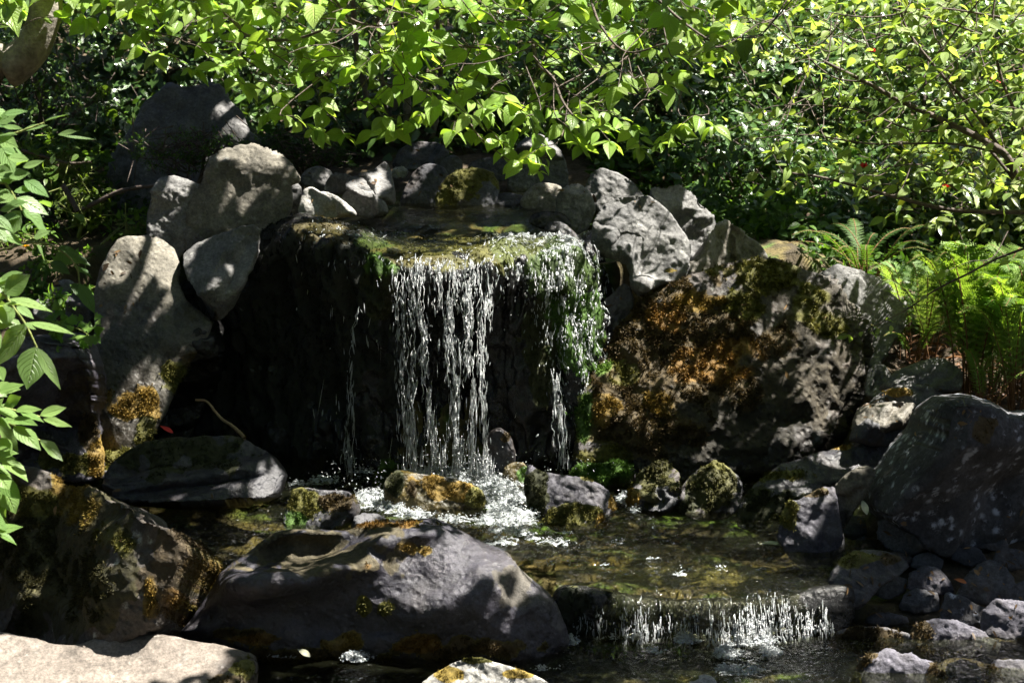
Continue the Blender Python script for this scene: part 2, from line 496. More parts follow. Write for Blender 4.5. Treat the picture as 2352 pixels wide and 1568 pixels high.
# ------------------------------------------------------------------ lit places (gaps kept in leaves added overhead to shape the sunlight)
_sa = unit(np.cross(SUN, [0, 0, 1.0])); _sb = np.cross(SUN, _sa)
LIT = []      # centre, radius
LITPX = []
def lit(px, py, y, r):
    LITPX.append((px, py, y, r))
HARD = []
def blocks(P, tmin=.35, grow=1.0, LIT=None, add=0.0):
    """True where a leaf at P would shade one of the lit places"""
    LIT = globals()['LIT'] if LIT is None else LIT
    if not LIT: return np.zeros(len(P), bool)
    C = np.array([c for c, r in LIT]); R = np.array([r for c, r in LIT]) * grow + add
    ok = np.zeros(len(P), bool)
    ca, cb, cs = C @ _sa, C @ _sb, C @ SUN
    for k in range(0, len(P), 4000):
        Q = P[k:k + 4000]
        d2 = ((Q @ _sa)[:, None] - ca) ** 2 + ((Q @ _sb)[:, None] - cb) ** 2
        ok[k:k + 4000] = ((d2 < R ** 2) & ((Q @ SUN)[:, None] - cs > tmin)).any(1)
    return ok
# lit places: picture position, distance behind the fall, radius in metres
for t in [
    (505, 368, .75, .05), (530, 345, .75, .07), (570, 335, .75, .08), (612, 350, .75, .08), (645, 372, .75, .07), (672, 400, .75, .06), (600, 378, .7, .06), (555, 378, .7, .06), (625, 400, .7, .04), (672, 440, .75, .03),
    (400, 425, .85, .07), (372, 480, .8, .05), (390, 515, .8, .05),
    (735, 450, .9, .10), (780, 470, .9, .09), (700, 475, .9, .07), (830, 450, .95, .07), (578, 536, .48, .05), (590, 560, .48, .04),
    (335, 560, .55, .09), (385, 590, .5, .10), (340, 650, .5, .05), (400, 660, .45, .06), (370,600,.5,.08),
    (455, 725, .4, .07), (425, 800, .4, .07), (330, 920, .35, .09), (300, 875, .35, .05), (330, 850, .3, .03), (305,815,.3,.04), (320, 1000, .35, .07),
    (180, 790, .1, .06), (215, 850, .05, .07), (225, 900, .05, .05), (185, 930, .05, .05), (225, 1040, .05, .06), (245,1020,.3,.05),
    (155, 1115, -1.1, .08), (170, 1160, -1.2, .07), (260, 1160, -1.15, .08), (340, 1200, -1.2, .10), (420, 1250, -1.2, .10), (480, 1320, -1.2, .07), (330, 1360, -1.35, .07),
    (430, 1320, -1.25, .06), (230,1160,-1.15,.07),(100,1110,-1.1,.05), (370,1400,-1.35,.06),
    (620, 1260, -1.2, .11), (760, 1240, -1.15, .12), (700, 1300, -1.3, .10), (900, 1205, -1.1, .10), (560, 1300, -1.3, .07), (830,1240,-1.2,.08),
    (1130, 1290, -1.3, .06), (1200, 1350, -1.35, .06), (1090, 1330, -1.45, .04), (1120, 1390, -1.45, .07), (1160, 1440, -1.4, .06),
    (800, 1400, -1.5, .09), (690, 1440, -1.45, .06), (640, 1470, -1.45, .06), (800, 1480, -1.45, .09), (930, 1380, -1.5, .06), (1000, 1440, -1.45, .07), (720,1360,-1.5,.05), (1040,1240,-1.2,.07),
    (100, 1500, -1.7, .22), (300, 1490, -1.7, .22), (430, 1510, -1.7, .12), (0, 1530, -1.8, .2),(220,1540,-1.8,.15),
    (1050, 1545, -1.9, .1), (1130, 1550, -1.9, .12), (1200, 1560, -1.9, .1), (1000,1570,-1.9,.08),
    (910, 650, .1, .13), (960, 640, .1, .13), (1010, 630, .1, .13), (1060, 620, .1, .13), (1110, 620, .1, .13), (950, 700, .08, .13), (1100, 700, .08, .13), (950, 800, .05, .13), (1100, 800, .05, .13), (950, 900, .02, .13), (1100, 900, .02, .13), (1000, 1000, .0, .15), (1090, 1000, .0, .13), (1000, 850, .03, .13), (1000, 750, .05, .13),
    (950, 720, .2, .07), (1010, 710, .2, .08), (1070, 720, .2, .11), (1115, 720, .2, .08),
    (960, 820, .15, .06), (1040, 820, .15, .09), (1090, 820, .15, .09), (980, 920, .12, .06), (1045, 920, .12, .09), (1105, 930, .12, .07),
    (990, 1020, .08, .08), (1050, 1020, .08, .09), (1110, 1020, .08, .08), (1000,770,.16,.07),(920,800,.16,.05),(930,900,.14,.05),(930,1000,.12,.05),
    (1160, 560, .35, .10), (1210, 555, .35, .10), (1260, 550, .35, .10), (1300, 580, .35, .09), (1330, 630, .3, .08), (1290, 640, .3, .09),
    (1300, 700, .28, .09), (1330, 700, .3, .07), (1310, 770, .28, .08), (1330, 800, .28, .08), (1280, 840, .26, .06), (1280, 930, .25, .05), (1265,760,.26,.05), (1240,600,.32,.07),(1340,850,.3,.06),
    (760, 520, .6, .05), (880, 560, .4, .07), (990, 545, .45, .09), (1080, 555, .45, .09), (950, 575, .35, .06), (1000,490,.9,.05), (700,520,.6,.04), (1060,510,.7,.06),(870,535,.5,.05),
    (1450, 465, .6, .09), (1520, 480, .6, .09), (1565, 540, .55, .09), (1555, 600, .5, .08), (1500, 595, .45, .07), (1540, 640, .45, .06), (1490,640,.45,.05),
    (1410, 410, 1.0, .06), (1250, 345, 1.5, .08), (1590, 480, 1.0, .06), (1620, 500, 1.0, .06), (1430, 665, .3, .05),
    (1950, 640, .65, .12), (2010, 660, .65, .11), (1910, 660, .5, .08), (2030,710,.65,.08),(1720, 610, .55, .06), (1640,690,.45,.05),
    (1600, 760, .25, .06), (1540, 830, .2, .07), (1650, 830, .2, .07), (1480, 930, .1, .09), (1400, 960, .1, .09), (1580, 900, .15, .06), (1370, 880, .12, .07),
    (1760, 810, .2, .05), (1880, 930, .15, .09), (1900, 1000, .1, .09), (1850, 950, .12, .06), (1650, 1010, .05, .07), (1500,760,.25,.05),
    (1700,880,.16,.05),
    (980, 1105, -.2, .07), (1050, 1115, -.2, .07), (930, 1100, -.2, .06), (1080, 1140, -.25, .06), (1300, 1110, -.25, .09), (1360, 1130, -.3, .07), (1340, 1175, -.5, .06),
    (1000, 1080, 0, .12), (1100, 1085, 0, .12), (1160, 1130, -.2, .1), (1180, 1190, -.45, .13), (860, 1150, -.3, .1), (940, 1180, -.4, .1), (1130, 1160, -.4, .12), (1200, 1080, 0, .08), (770, 1130, -.25, .1), (600,1145,-.25,.08),
    (1250, 1250, -.8, .12), (1400, 1270, -.8, .12), (1550, 1290, -.9, .14), (1350, 1320, -1.1, .12), (1500, 1340, -1.15, .13), (1650, 1330, -1.1, .12), (1700,1240,-.7,.1), (1450,1180,-.4,.1),
    (1450, 1410, -1.25, .07), (1550, 1400, -1.25, .08), (1650, 1400, -1.25, .09), (1740, 1410, -1.25, .09), (1840, 1390, -1.25, .08), (1720, 1500, -1.4, .14), (1500, 1480, -1.3, .1), (1600,1480,-1.35,.08),(1440,1480,-1.3,.06),(1800,1480,-1.35,.09),
    (1640, 1080, -.2, .09), (1520, 1090, -.15, .07), (1600, 1110, -.3, .05), (1930, 1060, -.35, .12), (2010, 1030, -.2, .1), (1870,1090,-.4,.07), (1970, 1090, -.65, .06), (1960, 1120, -.7, .05), (1870, 1130, -.85, .05), (1870, 1210, -1.05, .06), (1820,1170,-.9,.04),
    (2060, 905, .1, .06), (2160, 850, .1, .06), (2280, 930, -.3, .06), (2330, 950, -.3, .06), (2200,912,-.3,.04), (2040, 845, .3, .06), (2100,945,0,.04), (2060,1000,-.1,.05),
    (2140, 1330, -1.2, .06), (2230, 1400, -1.4, .06), (2320, 1410, -1.5, .08), (2200, 1450, -1.5, .08), (2040, 1510, -1.6, .09), (2110, 1530, -1.6, .08), (2330, 1540, -1.7, .06), (2030, 1445, -1.45, .03), (1990,1240,-1,.025), (2080,1470,-1.5,.05),
    (1160, 1010, .1, .05), (1190, 1080, 0, .06), (440, 215, 1.5, .03), (490, 240, 1.5, .04), (500, 290, 1.5, .03), (470, 195, 1.5, .03), (520, 330, 1.5, .03),
    (540, 980, 0, .04), (500, 945, .1, .03), (382, 987, .1, .02),
    (850, 430, 1.0, .05), (880,400,1.1,.03), (960, 400, 1.3, .04), (1060, 420, 1.2, .03), (1280,430,1.0,.04),
    (60,110,-1.2,.10),(20,150,-1.2,.12),(100,60,-1.2,.05),(-20,190,-1.2,.1),
    (60,570,1.2,.12),(200,545,1.2,.1),(130,600,1.1,.1),(170,740,.2,.15),(120,690,.5,.07),
]:
    lit(*t)
rl = np.random.default_rng(3)
# broad sunlit vegetation
for px in range(1480, 2420, 60):
    for py in range(-40, 600, 70):
        lit(px, py, 2.6, .26); lit(px, py, -.2, .22)
for px in range(2020, 2420, 60):
    for py in range(560, 960, 60):
        lit(px, py, .35, .22)
for px in range(-20, 1780, 70):
    for py in range(-40, 290, 60):
        lit(px, py, -1.2, .20)
for px in range(1860, 2120, 50):
    for py in range(540, 700, 50):
        lit(px, py, 1.0, .20)
for k in range(45):
    lit(rl.uniform(0, 560), rl.uniform(20, 470), 2.6, rl.uniform(.05, .12))
for k in range(60):
    lit(rl.uniform(560, 1500), rl.uniform(100, 420), 3.0, rl.uniform(.08, .2))
for px in range(-20, 240, 50):
    for py in range(300, 1300, 60):
        lit(px, py, -2.6, .13)

# places that must stay sunlit under the visible crowns too
HARDPX = [(px, 1500, -1.75, .10) for px in range(-40, 560, 40)] + [(px, 1540, -1.8, .10) for px in range(-40, 400, 40)]
HARDPX += [(a, b, -1.2, .085) for a, b in [(1050, 1545), (1130, 1550), (1200, 1560), (560, 1285), (620, 1260), (690, 1290), (700, 1240), (760, 1262), (830, 1232), (640, 1290), (900, 1205), (800, 1400), (1160, 1440), (1120, 1390), (1200, 1350), (1130, 1290),
           (690, 1440), (640, 1470), (1000, 1440), (140, 1110), (165, 1150), (200, 1180), (340, 1200), (420, 1250), (480, 1320), (330, 1360), (1180, 1190), (1130, 1160), (900, 1165), (860, 1150), (930, 1370), (740, 1370)]]
HARDPX += [(a, b, -1.45, .12) for a, b in [(1450, 1500), (1520, 1490), (1600, 1490), (1680, 1490), (1740, 1490), (1790, 1500), (1700, 1545), (1440, 1410), (1540, 1410), (1680, 1400), (1750, 1400)]]
DARKPX = [(560, 470, .8, .14), (500, 500, .8, .12), (620, 480, .8, .10), (640, 440, .8, .06), (470, 450, .8, .06), (520, 620, .5, .10), (500, 665, .5, .09), (545, 580, .5, .05), (560, 610, .5, .06), (470, 605, .5, .07), (510, 570, .5, .05),
          (240, 640, .4, .08), (250, 740, .35, .12), (330, 760, .35, .10), (400, 770, .35, .06), (280, 850, .3, .07), (235, 860, .3, .08), (260, 600, .45, .06), (380, 330, 1.5, .20), (330, 400, 1.5, .20), (420, 260, 1.5, .10), (300, 350, 1.5, .15), (500, 400, 1.5, .15), (380, 230, 1.5, .08),
          (1750, 800, .2, .10), (1800, 880, .15, .10), (1720, 960, .1, .15), (1450, 1030, .1, .12), (1560, 950, .1, .06), (1850, 820, .2, .07), (1760, 690, .35, .06), (1680, 780, .25, .05), (2080, 1080, -.55, .14), (2180, 1030, -.5, .18), (2250, 1150, -.55, .2), (2150, 1180, -.6, .15), (2320, 1100, -.5, .15), (2280, 1010, -.45, .10), (2120, 970, -.45, .08),
          (2050, 1230, -.9, .10), (2200, 1300, -1.1, .12), (2280, 1340, -1.2, .10), (2100, 1395, -1.3, .07), (1990, 1205, -.9, .06), (2130, 1250, -1, .1), (2300, 1240, -.9, .1), (1820, 1240, -.95, .08), (1900, 1260, -1, .07),
          (640, 1395, -1.4, .10), (560, 1400, -1.35, .08), (760, 1345, -1.45, .04), (880, 1335, -1.5, .07), (1050, 1310, -1.4, .06), (1000, 1270, -1.35, .05), (1240, 1490, -1.3, .10), (1100, 1505, -1.4, .12), (520, 1440, -1.3, .08), (1060, 1380, -1.5, .05),
          (80, 1300, -1.25, .2), (150, 1380, -1.3, .2), (230, 1280, -1.3, .10), (250, 1420, -1.35, .15), (60, 1200, -1.2, .12), (330, 1060, -.15, .15), (450, 1050, -.15, .12), (120, 900, .1, .1), (110, 1000, .1, .12)]
FERNLIT = [(aty(px, py, .3), .10) for px in range(2050, 2420, 40) for py in range(600, 900, 40)]
# ------------------------------------------------------------------ rocks
GOLD = (.20, .13, .024); OLIVE = (.105, .10, .018); GREEN = (.065, .13, .018); BRIGHT = (.11, .20, .025)
ORANGE = (.19, .105, .022); DKGREEN = (.030, .033, .009); BROWN = (.068, .047, .017); YELLOW = (.25, .18, .035)
ROCKS = []

def tufts(name, P, Nn, colr, parent, origin, rg, ln=.012, wd=.003, blades=3, hang=.0, lift=.75):
    n = len(P)
    if n == 0: return None
    P = np.repeat(P, blades, 0); Nn = np.repeat(Nn, blades, 0); colr = np.repeat(colr, blades, 0)
    m = len(P)
    d = unit(Nn * lift + rg.normal(size=(m, 3)) * .55 + np.array([0, 0, -1.0]) * hang)
    s = unit(np.cross(d, rg.normal(size=(m, 3))))
    l = ln * rg.uniform(.5, 1.4, m)[:, None]
    w = wd * rg.uniform(.7, 1.4, m)[:, None]
    P = P + rg.normal(size=(m, 3)) * ln * .25
    tipd = unit(d + np.array([0, 0, -1.0]) * (hang * .8 + .15))
    a = P - s * w; b = P + s * w; c = P + d * l * .55 + s * w * .8; e = P + d * l * .55 - s * w * .8; t = P + d * l * .55 + tipd * l * .5
    V = np.stack([a, b, c, e, t], 1).reshape(-1, 3)
    k = np.arange(m)[:, None] * 5
    q = k + np.array([[0, 1, 2, 3]]); tr = k + np.array([[3, 2, 4]])
    cc = np.repeat(colr * rg.uniform(.6, 1.4, (m, 1)), 5, 0)
    return mkmesh(name, V - origin, [q, tr], M['moss'], parent, cols={'lc': cc})

def moss_mask(V, moss, seed):
    """alpha, colour for each vertex from picture-placed moss ellipses"""
    px, py = topx(V)
    al = np.zeros(len(V)); co = np.tile(np.array(OLIVE), (len(V), 1)).astype(float)
    nz = fbm(V * 9, 4, seed + 31)
    best = np.zeros(len(V))
    for (mx, my, rx, ry, c) in moss:
        d = np.sqrt(((px - mx) / rx) ** 2 + ((py - my) / ry) ** 2)
        a = np.clip(1.3 - d + nz * .75, 0, 1)
        up = a > best
        co[up] = c
        best = np.maximum(best, a)
    al = sstep(.15, .6, best)
    co = co * (1 + .35 * fbm(V * 14, 3, seed + 5))[:, None].clip(.4, 1.7)
    return al, co

def vnormals(V, T):
    n = np.zeros_like(V)
    fn = np.cross(V[T[:, 1]] - V[T[:, 0]], V[T[:, 2]] - V[T[:, 0]])
    for k in range(3):
        np.add.at(n, T[:, k], fn)
    return unit(n)

def rock(name, label, pts, mat, y=None, z=None, lean=.35, tf=.9, tb=.8, R=.85, ctrl=(), nf=5, ns=.09, moss=(), tl=.012, td=1.0, hang=0.0,
         wet=0.0, wetpx=(), wetz=None, paint=(), group=None, cat='rock', seed=None, res=None, edge=.012, ffreq=1.0, pow_=2.0, chips=14, bedding=.09, rnd=.6):
    seed = seed if seed is not None else (int(sum(a * 7 + b * 13 for a, b in pts)) % 9973)
    rg = np.random.default_rng(seed)
    pts = np.array(pts, float)
    if y is None:
        bi = pts[:, 1].argmax()
        bp = atz(pts[bi, 0], pts[bi, 1], z)
        y0, z0 = bp[1] + .02, bp[2]
    else:
        c = aty(pts[:, 0].mean(), pts[:, 1].mean(), y)
        y0, z0 = y, c[2]
    # ray / plane  y = y0 + lean (z - z0)
    def unproj(px, py):
        d = ray(px, py)
        t = (y0 - CAM[1] + lean * (CAM[2] - z0)) / (d[..., 1] - lean * d[..., 2])
        return CAM + d * t[..., None]
    W = unproj(pts[:, 0], pts[:, 1])
    e1 = np.array([1.0, 0, 0]); e2 = unit(np.array([0, lean, 1.0])); nn = unit(np.array([0, -1.0, lean]))
    O = W.mean(0)
    uv = np.stack([(W - O) @ e1, (W - O) @ e2], 1)
    area = .5 * abs(np.dot(uv[:, 0], np.roll(uv[:, 1], 1)) - np.dot(uv[:, 1], np.roll(uv[:, 0], 1)))
    res = res or float(np.clip(math.sqrt(area) / 50, .0065, .0135))
    # outline, chamfered curve, resampled evenly with fine irregularity
    cr = catmull(uv, 12, True)
    lin = np.concatenate([uv[i] + (uv[(i + 1) % len(uv)] - uv[i]) * np.linspace(0, 1, 12, endpoint=False)[:, None] for i in range(len(uv))])
    cr = rnd * cr + (1 - rnd) * lin
    seg = np.linalg.norm(np.roll(cr, -1, 0) - cr, axis=1)
    s = np.concatenate([[0], np.cumsum(seg)])
    nO = max(24, int(s[-1] / res))
    q = np.linspace(0, s[-1], nO, endpoint=False)
    cl = np.concatenate([cr, cr[:1]])
    ol = np.stack([np.interp(q, s, cl[:, 0]), np.interp(q, s, cl[:, 1])], 1)
    h3 = np.concatenate([ol, np.full((nO, 1), seed * .37)], 1)
    sz = math.sqrt(area)
    ol = ol + np.stack([fbm(h3 * (5 / sz), 4, 1), fbm(h3 * (5 / sz), 4, 7)], 1) * edge * sz
    # interior points
    mn, mx = ol.min(0), ol.max(0)
    gx, gy = np.meshgrid(np.arange(mn[0], mx[0], res), np.arange(mn[1], mx[1], res * .87))
    gx = gx + (np.arange(gx.shape[0]) % 2)[:, None] * res * .5
    gp = np.stack([gx.ravel(), gy.ravel()], 1) + rg.uniform(-.22, .22, (gx.size, 2)) * res
    def edist(p):
        A = ol; B = np.roll(ol, -1, 0); AB = B - A; L2 = (AB ** 2).sum(1) + 1e-12
        out = np.empty(len(p))
        for k in range(0, len(p), 1500):
            x = p[k:k + 1500]
            t = np.clip(((x[:, None] - A) * AB).sum(2) / L2, 0, 1)
            out[k:k + 1500] = np.sqrt((((A + t[..., None] * AB) - x[:, None]) ** 2).sum(2).min(1))
        return out
    def inside(p):
        A = ol; B = np.roll(ol, -1, 0)
        c = np.zeros(len(p), bool)
        for a, b in zip(A, B):
            cond = (a[1] > p[:, 1]) != (b[1] > p[:, 1])
            xi = (b[0] - a[0]) * (p[:, 1] - a[1]) / (b[1] - a[1] + 1e-15) + a[0]
            c ^= cond & (p[:, 0] < xi)
        return c
    gp = gp[inside(gp)]
    d = edist(gp)
    gp = gp[d > res * .55]
    allp = np.concatenate([ol, gp])
    r = delaunay_2d_cdt([Vector(p) for p in allp], [], [list(range(nO))], 1, 1e-6)
    P2 = np.array([(v[0], v[1]) for v in r[0]])
    T = np.array([f for f in r[2] if len(f) == 3], int)
    e_a = P2[T[:, 1]] - P2[T[:, 0]]; e_b = P2[T[:, 2]] - P2[T[:, 0]]
    neg = (e_a[:, 0] * e_b[:, 1] - e_a[:, 1] * e_b[:, 0]) < 0
    T[neg] = T[neg][:, ::-1]
    d = edist(P2)
    isE = d < 1e-5
    dm = d.max()
    sN = np.clip(d / (R * dm), 0, 1)
    prof = (1 - (1 - sN) ** pow_) ** .5
    hf = tf * dm * prof
    W0 = O + np.outer(P2[:, 0], e1) + np.outer(P2[:, 1], e2)
    ppx, ppy = topx(W0)
    for (cx, cy_, w, rad) in ctrl:
        ry = rad[1] if isinstance(rad, tuple) else rad
        rx = rad[0] if isinstance(rad, tuple) else rad
        gg = np.exp(-(((ppx - cx) / rx) ** 2 + ((ppy - cy_) / ry) ** 2))
        hf = hf + w * gg * np.clip(sN * 3, 0, 1)
    inn = np.where(d > .25 * dm)[0]
    for k in range(nf):
        i = inn[rg.integers(len(inn))]
        gr = rg.normal(size=2) * .85
        pl = hf[i] * rg.uniform(.82, .97) + (P2 - P2[i]) @ gr
        a = .006 * sz
        hf = np.where(isE, hf, -a * np.log(np.exp(-np.clip((hf - pl) / a, -50, 50)) + 1) + pl) if True else hf
        hf = np.where(isE, 0, hf)
    hf = np.where(isE, 0, np.maximum(hf, .10 * tf * dm * prof))
    hb = np.where(isE, 0, -tb * dm * prof)
    nP = len(P2)
    V = np.concatenate([W0 + np.outer(hf, nn), (W0 + np.outer(hb, nn))[~isE]])
    bm = np.full(nP, -1); bm[isE] = np.where(isE)[0]; bm[~isE] = nP + np.arange((~isE).sum())
    TT = np.concatenate([T, bm[T][:, ::-1]])
    c0 = V.mean(0)
    for k in range(chips):
        dv = unit(rg.normal(size=3) * np.array([.8, .8, .8]) + np.array([0, -.75, .3]))
        pr_ = (V - c0) @ dv
        side = dv @ nn
        lim = np.quantile(pr_, rg.uniform(.90, .97)) if side > .8 else pr_.max() - rg.uniform(.0, .03) * sz * max(side, .25)
        ex = np.maximum(pr_ - lim, 0)
        V = V - np.outer(ex * .88, dv)
    for it in range(1):
        VN = vnormals(V, TT)
        rdg = 1 - 2 * np.abs(fbm(V * (2.6 * ffreq / sz) + .8 * fbm(V * (1.7 / sz), 2, seed + 2)[:, None], 4, seed + 9, .45))
        disp = ns * sz * (.75 * fbm(V * (1.9 * ffreq / sz), 7, seed, .52) + .22 * rdg * sstep(-.3, .5, pn(V * (1.3 / sz), seed + 6)))
        ca, sa_ = math.cos(seed), math.sin(seed)
        Vb = np.stack([V[:, 0] * ca + V[:, 2] * sa_ * .6, V[:, 1], -V[:, 0] * sa_ * .6 + V[:, 2]], 1) * np.array([1.2, 1.2, 4.5])
        bed = 1 - 2 * np.abs(fbm(Vb * (1.6 * ffreq / sz), 3, seed + 15, .5))
        disp = disp + ns * sz * bedding * bed
        fr = np.concatenate([np.where(isE, .25, 1.0), np.full((~isE).sum(), 1.0)])
        V = V + VN * (disp * fr)[:, None]
    VN = vnormals(V, TT)
    al, co = moss_mask(V, moss, seed) if moss else (np.zeros(len(V)), np.zeros((len(V), 3)))
    up = np.zeros(len(V)) + wet
    px, py = topx(V)
    al_t = al
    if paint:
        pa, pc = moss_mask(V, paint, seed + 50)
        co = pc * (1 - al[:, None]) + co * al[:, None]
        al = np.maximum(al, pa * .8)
    for (mx_, my_, rx, ry) in wetpx:
        dd = np.sqrt(((px - mx_) / rx) ** 2 + ((py - my_) / ry) ** 2)
        up = np.maximum(up, sstep(1.15, .75, dd + .25 * fbm(V * 8, 3, seed)))
    if wetz is not None:
        up = np.maximum(up, sstep(wetz + .07, wetz + .02, V[:, 2] + .03 * fbm(V * 10, 3, seed)))
    # origin at the base
    org = np.array([V[:, 0].mean(), V[:, 1].mean(), V[:, 2].min()])
    o = mkmesh(name, V, [TT], M[mat], None, True, cols={'mcol': np.concatenate([co, al[:, None]], 1)}, floats={'wet': np.clip(up, 0, 1)}, origin=org)
    tag(o, label, cat, group)
    if moss and td > 0:
        fa = np.linalg.norm(np.cross(V[T[:, 1]] - V[T[:, 0]], V[T[:, 2]] - V[T[:, 0]]), axis=1) * .5
        w = fa * al_t[T].mean(1) ** 1.5
        tl = tl * .78
        nT = int(min(14000, w.sum() / (tl * tl * .35) * td * 1.1))
        if nT > 20:
            fi = rg.choice(len(T), nT, p=w / w.sum())
            bc = rg.dirichlet((1, 1, 1), nT)
            tp = (V[T[fi]] * bc[..., None]).sum(1)
            tn = unit((VN[T[fi]] * bc[..., None]).sum(1))
            tc = (co[T[fi]] * bc[..., None]).sum(1)
            keep = fbm(tp * 22, 3, seed + 77) > -.15
            mo_ = tufts("moss", tp[keep], tn[keep], tc[keep], o, org, rg, tl, tl * .22, 3, hang)
            if mo_: mo_['kind'] = 'stuff'
    ROCKS.append(o)
    return o

def stone(*a, **k):
    k.setdefault('cat', 'stone'); return rock(*a, **k)

# --- left bank
rock("boulder", "tall dark grey boulder in deep shade at the back left under the shrubs",
     [(215, 560), (218, 440), (232, 390), (262, 335), (300, 290), (330, 225), (380, 182), (440, 180), (500, 190), (535, 230), (560, 260), (575, 300), (600, 330), (620, 420), (560, 520), (400, 560)], 'grey', y=1.65, lean=.3, nf=7, tf=.6, ns=.07, wet=.35, cat='boulder')
rock("boulder", "tan boulder with a rounded hump overhanging a recessed lower face",
     [(430, 590), (428, 500), (438, 450), (464, 415), (469, 385), (480, 358), (505, 335), (550, 322), (575, 316), (610, 333), (650, 353), (675, 383), (690, 405), (690, 420), (670, 428), (672, 460), (668, 490), (650, 530), (610, 590), (520, 610)], 'tan', y=.85, lean=.3, nf=2, tf=.75, ns=.06,
     ctrl=[(580, 375, .16, (120, 45)), (550, 490, -.22, (150, 55)), (480, 430, -.05, 25)], cat='boulder', wetpx=[(540,560,120,40)])
rock("boulder", "pale grey angular block wedged beside the humped tan boulder",
     [(340, 560), (338, 490), (352, 440), (365, 410), (400, 404), (440, 414), (468, 424), (445, 450), (436, 490), (436, 560), (400, 600)], 'grey', y=.82, lean=.35, nf=5, tf=.8, ctrl=[(375, 480, .06, 35)], cat='boulder')
rock("boulder", "tall brown boulder with a sunlit brow and mossy wet foot at the left",
     [(268, 555), (285, 542), (330, 534), (370, 540), (400, 560), (413, 600), (415, 640), (430, 680), (470, 712), (490, 735), (480, 765), (440, 830), (410, 885), (380, 945), (345, 1015), (310, 1075), (240, 1090), (222, 1000), (222, 900), (212, 800), (213, 690), (228, 620)], 'tan', y=.35, lean=.42, nf=4, tf=.75, ns=.05, bedding=.03,
     ctrl=[(350, 600, .10, (70, 60)), (330, 760, -.10, (80, 70)), (430, 740, .07, (40, 50)), (290, 890, .05, 60)],
     wetpx=[(440, 740, 70, 50), (420, 850, 70, 90), (300, 960, 110, 120), (300, 760, 100, 90)], wetz=0,
     moss=[(310, 930, 60, 40, GOLD), (330, 1000, 28, 70, OLIVE), (400, 880, 35, 50, OLIVE), (290, 1060, 70, 25, OLIVE), (435, 820, 20, 30, BROWN)], tl=.014, cat='boulder')
rock("boulder", "grey wedge shaped boulder with one sunlit corner beside the waterfall",
     [(420, 582), (440, 565), (480, 545), (540, 525), (580, 518), (597, 530), (593, 580), (560, 660), (540, 700), (508, 732), (490, 735), (470, 700), (442, 650), (425, 612)], 'grey', y=.52, lean=.15, nf=3, tf=.55, ns=.05, edge=.02, ctrl=[(570, 550, .04, 40)], cat='boulder')
rock("boulder", "dark purplish boulder with a wet rounded shoulder at the left edge of the pool",
     [(40, 800), (90, 772), (150, 764), (205, 768), (225, 798), (238, 850), (236, 900), (229, 950), (232, 1050), (236, 1100), (150, 1105), (50, 1100), (10, 950), (15, 850)], 'purple', y=.1, lean=.3, nf=3, tf=.85, wetpx=[(200, 920, 70, 90), (120, 1040, 140, 70)], wetz=0,
     moss=[(225, 1045, 22, 45, GOLD), (150, 1060, 60, 25, OLIVE), (205, 990, 25, 40, BROWN)], cat='boulder', ctrl=[(190, 870, .06, 40)])
rock("boulder", "low black boulder in shadow at the pool edge left of the waterfall",
     [(232, 1118), (258, 1060), (320, 1022), (400, 1005), (480, 1000), (555, 1004), (600, 1030), (645, 1062), (662, 1092), (640, 1140), (560, 1165), (400, 1168), (280, 1155)], 'dark', z=-.02, lean=.4, nf=4, tf=.8, wet=.75, ns=.06, cat='boulder', moss=[(420, 1030, 160, 60, DKGREEN)], td=.2)
rock("boulder", "big mossy boulder with a golden crest in the lower left corner",
     [(-60, 1110), (20, 1078), (70, 1070), (120, 1088), (160, 1120), (185, 1130), (212, 1128), (270, 1150), (330, 1165), (375, 1190), (395, 1215), (450, 1240), (500, 1280), (520, 1302), (500, 1330), (482, 1372), (452, 1425), (415, 1470), (330, 1500), (200, 1510), (60, 1500), (-60, 1490)], 'pitted', z=-.27, lean=.42, nf=3, tf=.62, ns=.07,
     ctrl=[(180, 1200, .06, 60), (330, 1250, .05, 80), (330, 1400, -.04, 60)],
     paint=[(140, 1290, 190, 210, (.052, .046, .016)), (400, 1330, 90, 90, (.075, .055, .03))], moss=[(60, 1260, 90, 110, (.05, .046, .014)), (190, 1330, 70, 90, (.045, .042, .013)), (150, 1110, 50, 35, GOLD), (175, 1165, 40, 40, YELLOW), (490, 1320, 40, 30, GOLD), (430, 1380, 45, 45, ORANGE), (345, 1370, 18, 45, GOLD), (265, 1240, 40, 40, OLIVE), (70, 1150, 70, 60, OLIVE), (480, 1270, 20, 40, BROWN)], tl=.012, cat='boulder', wetz=-.22)
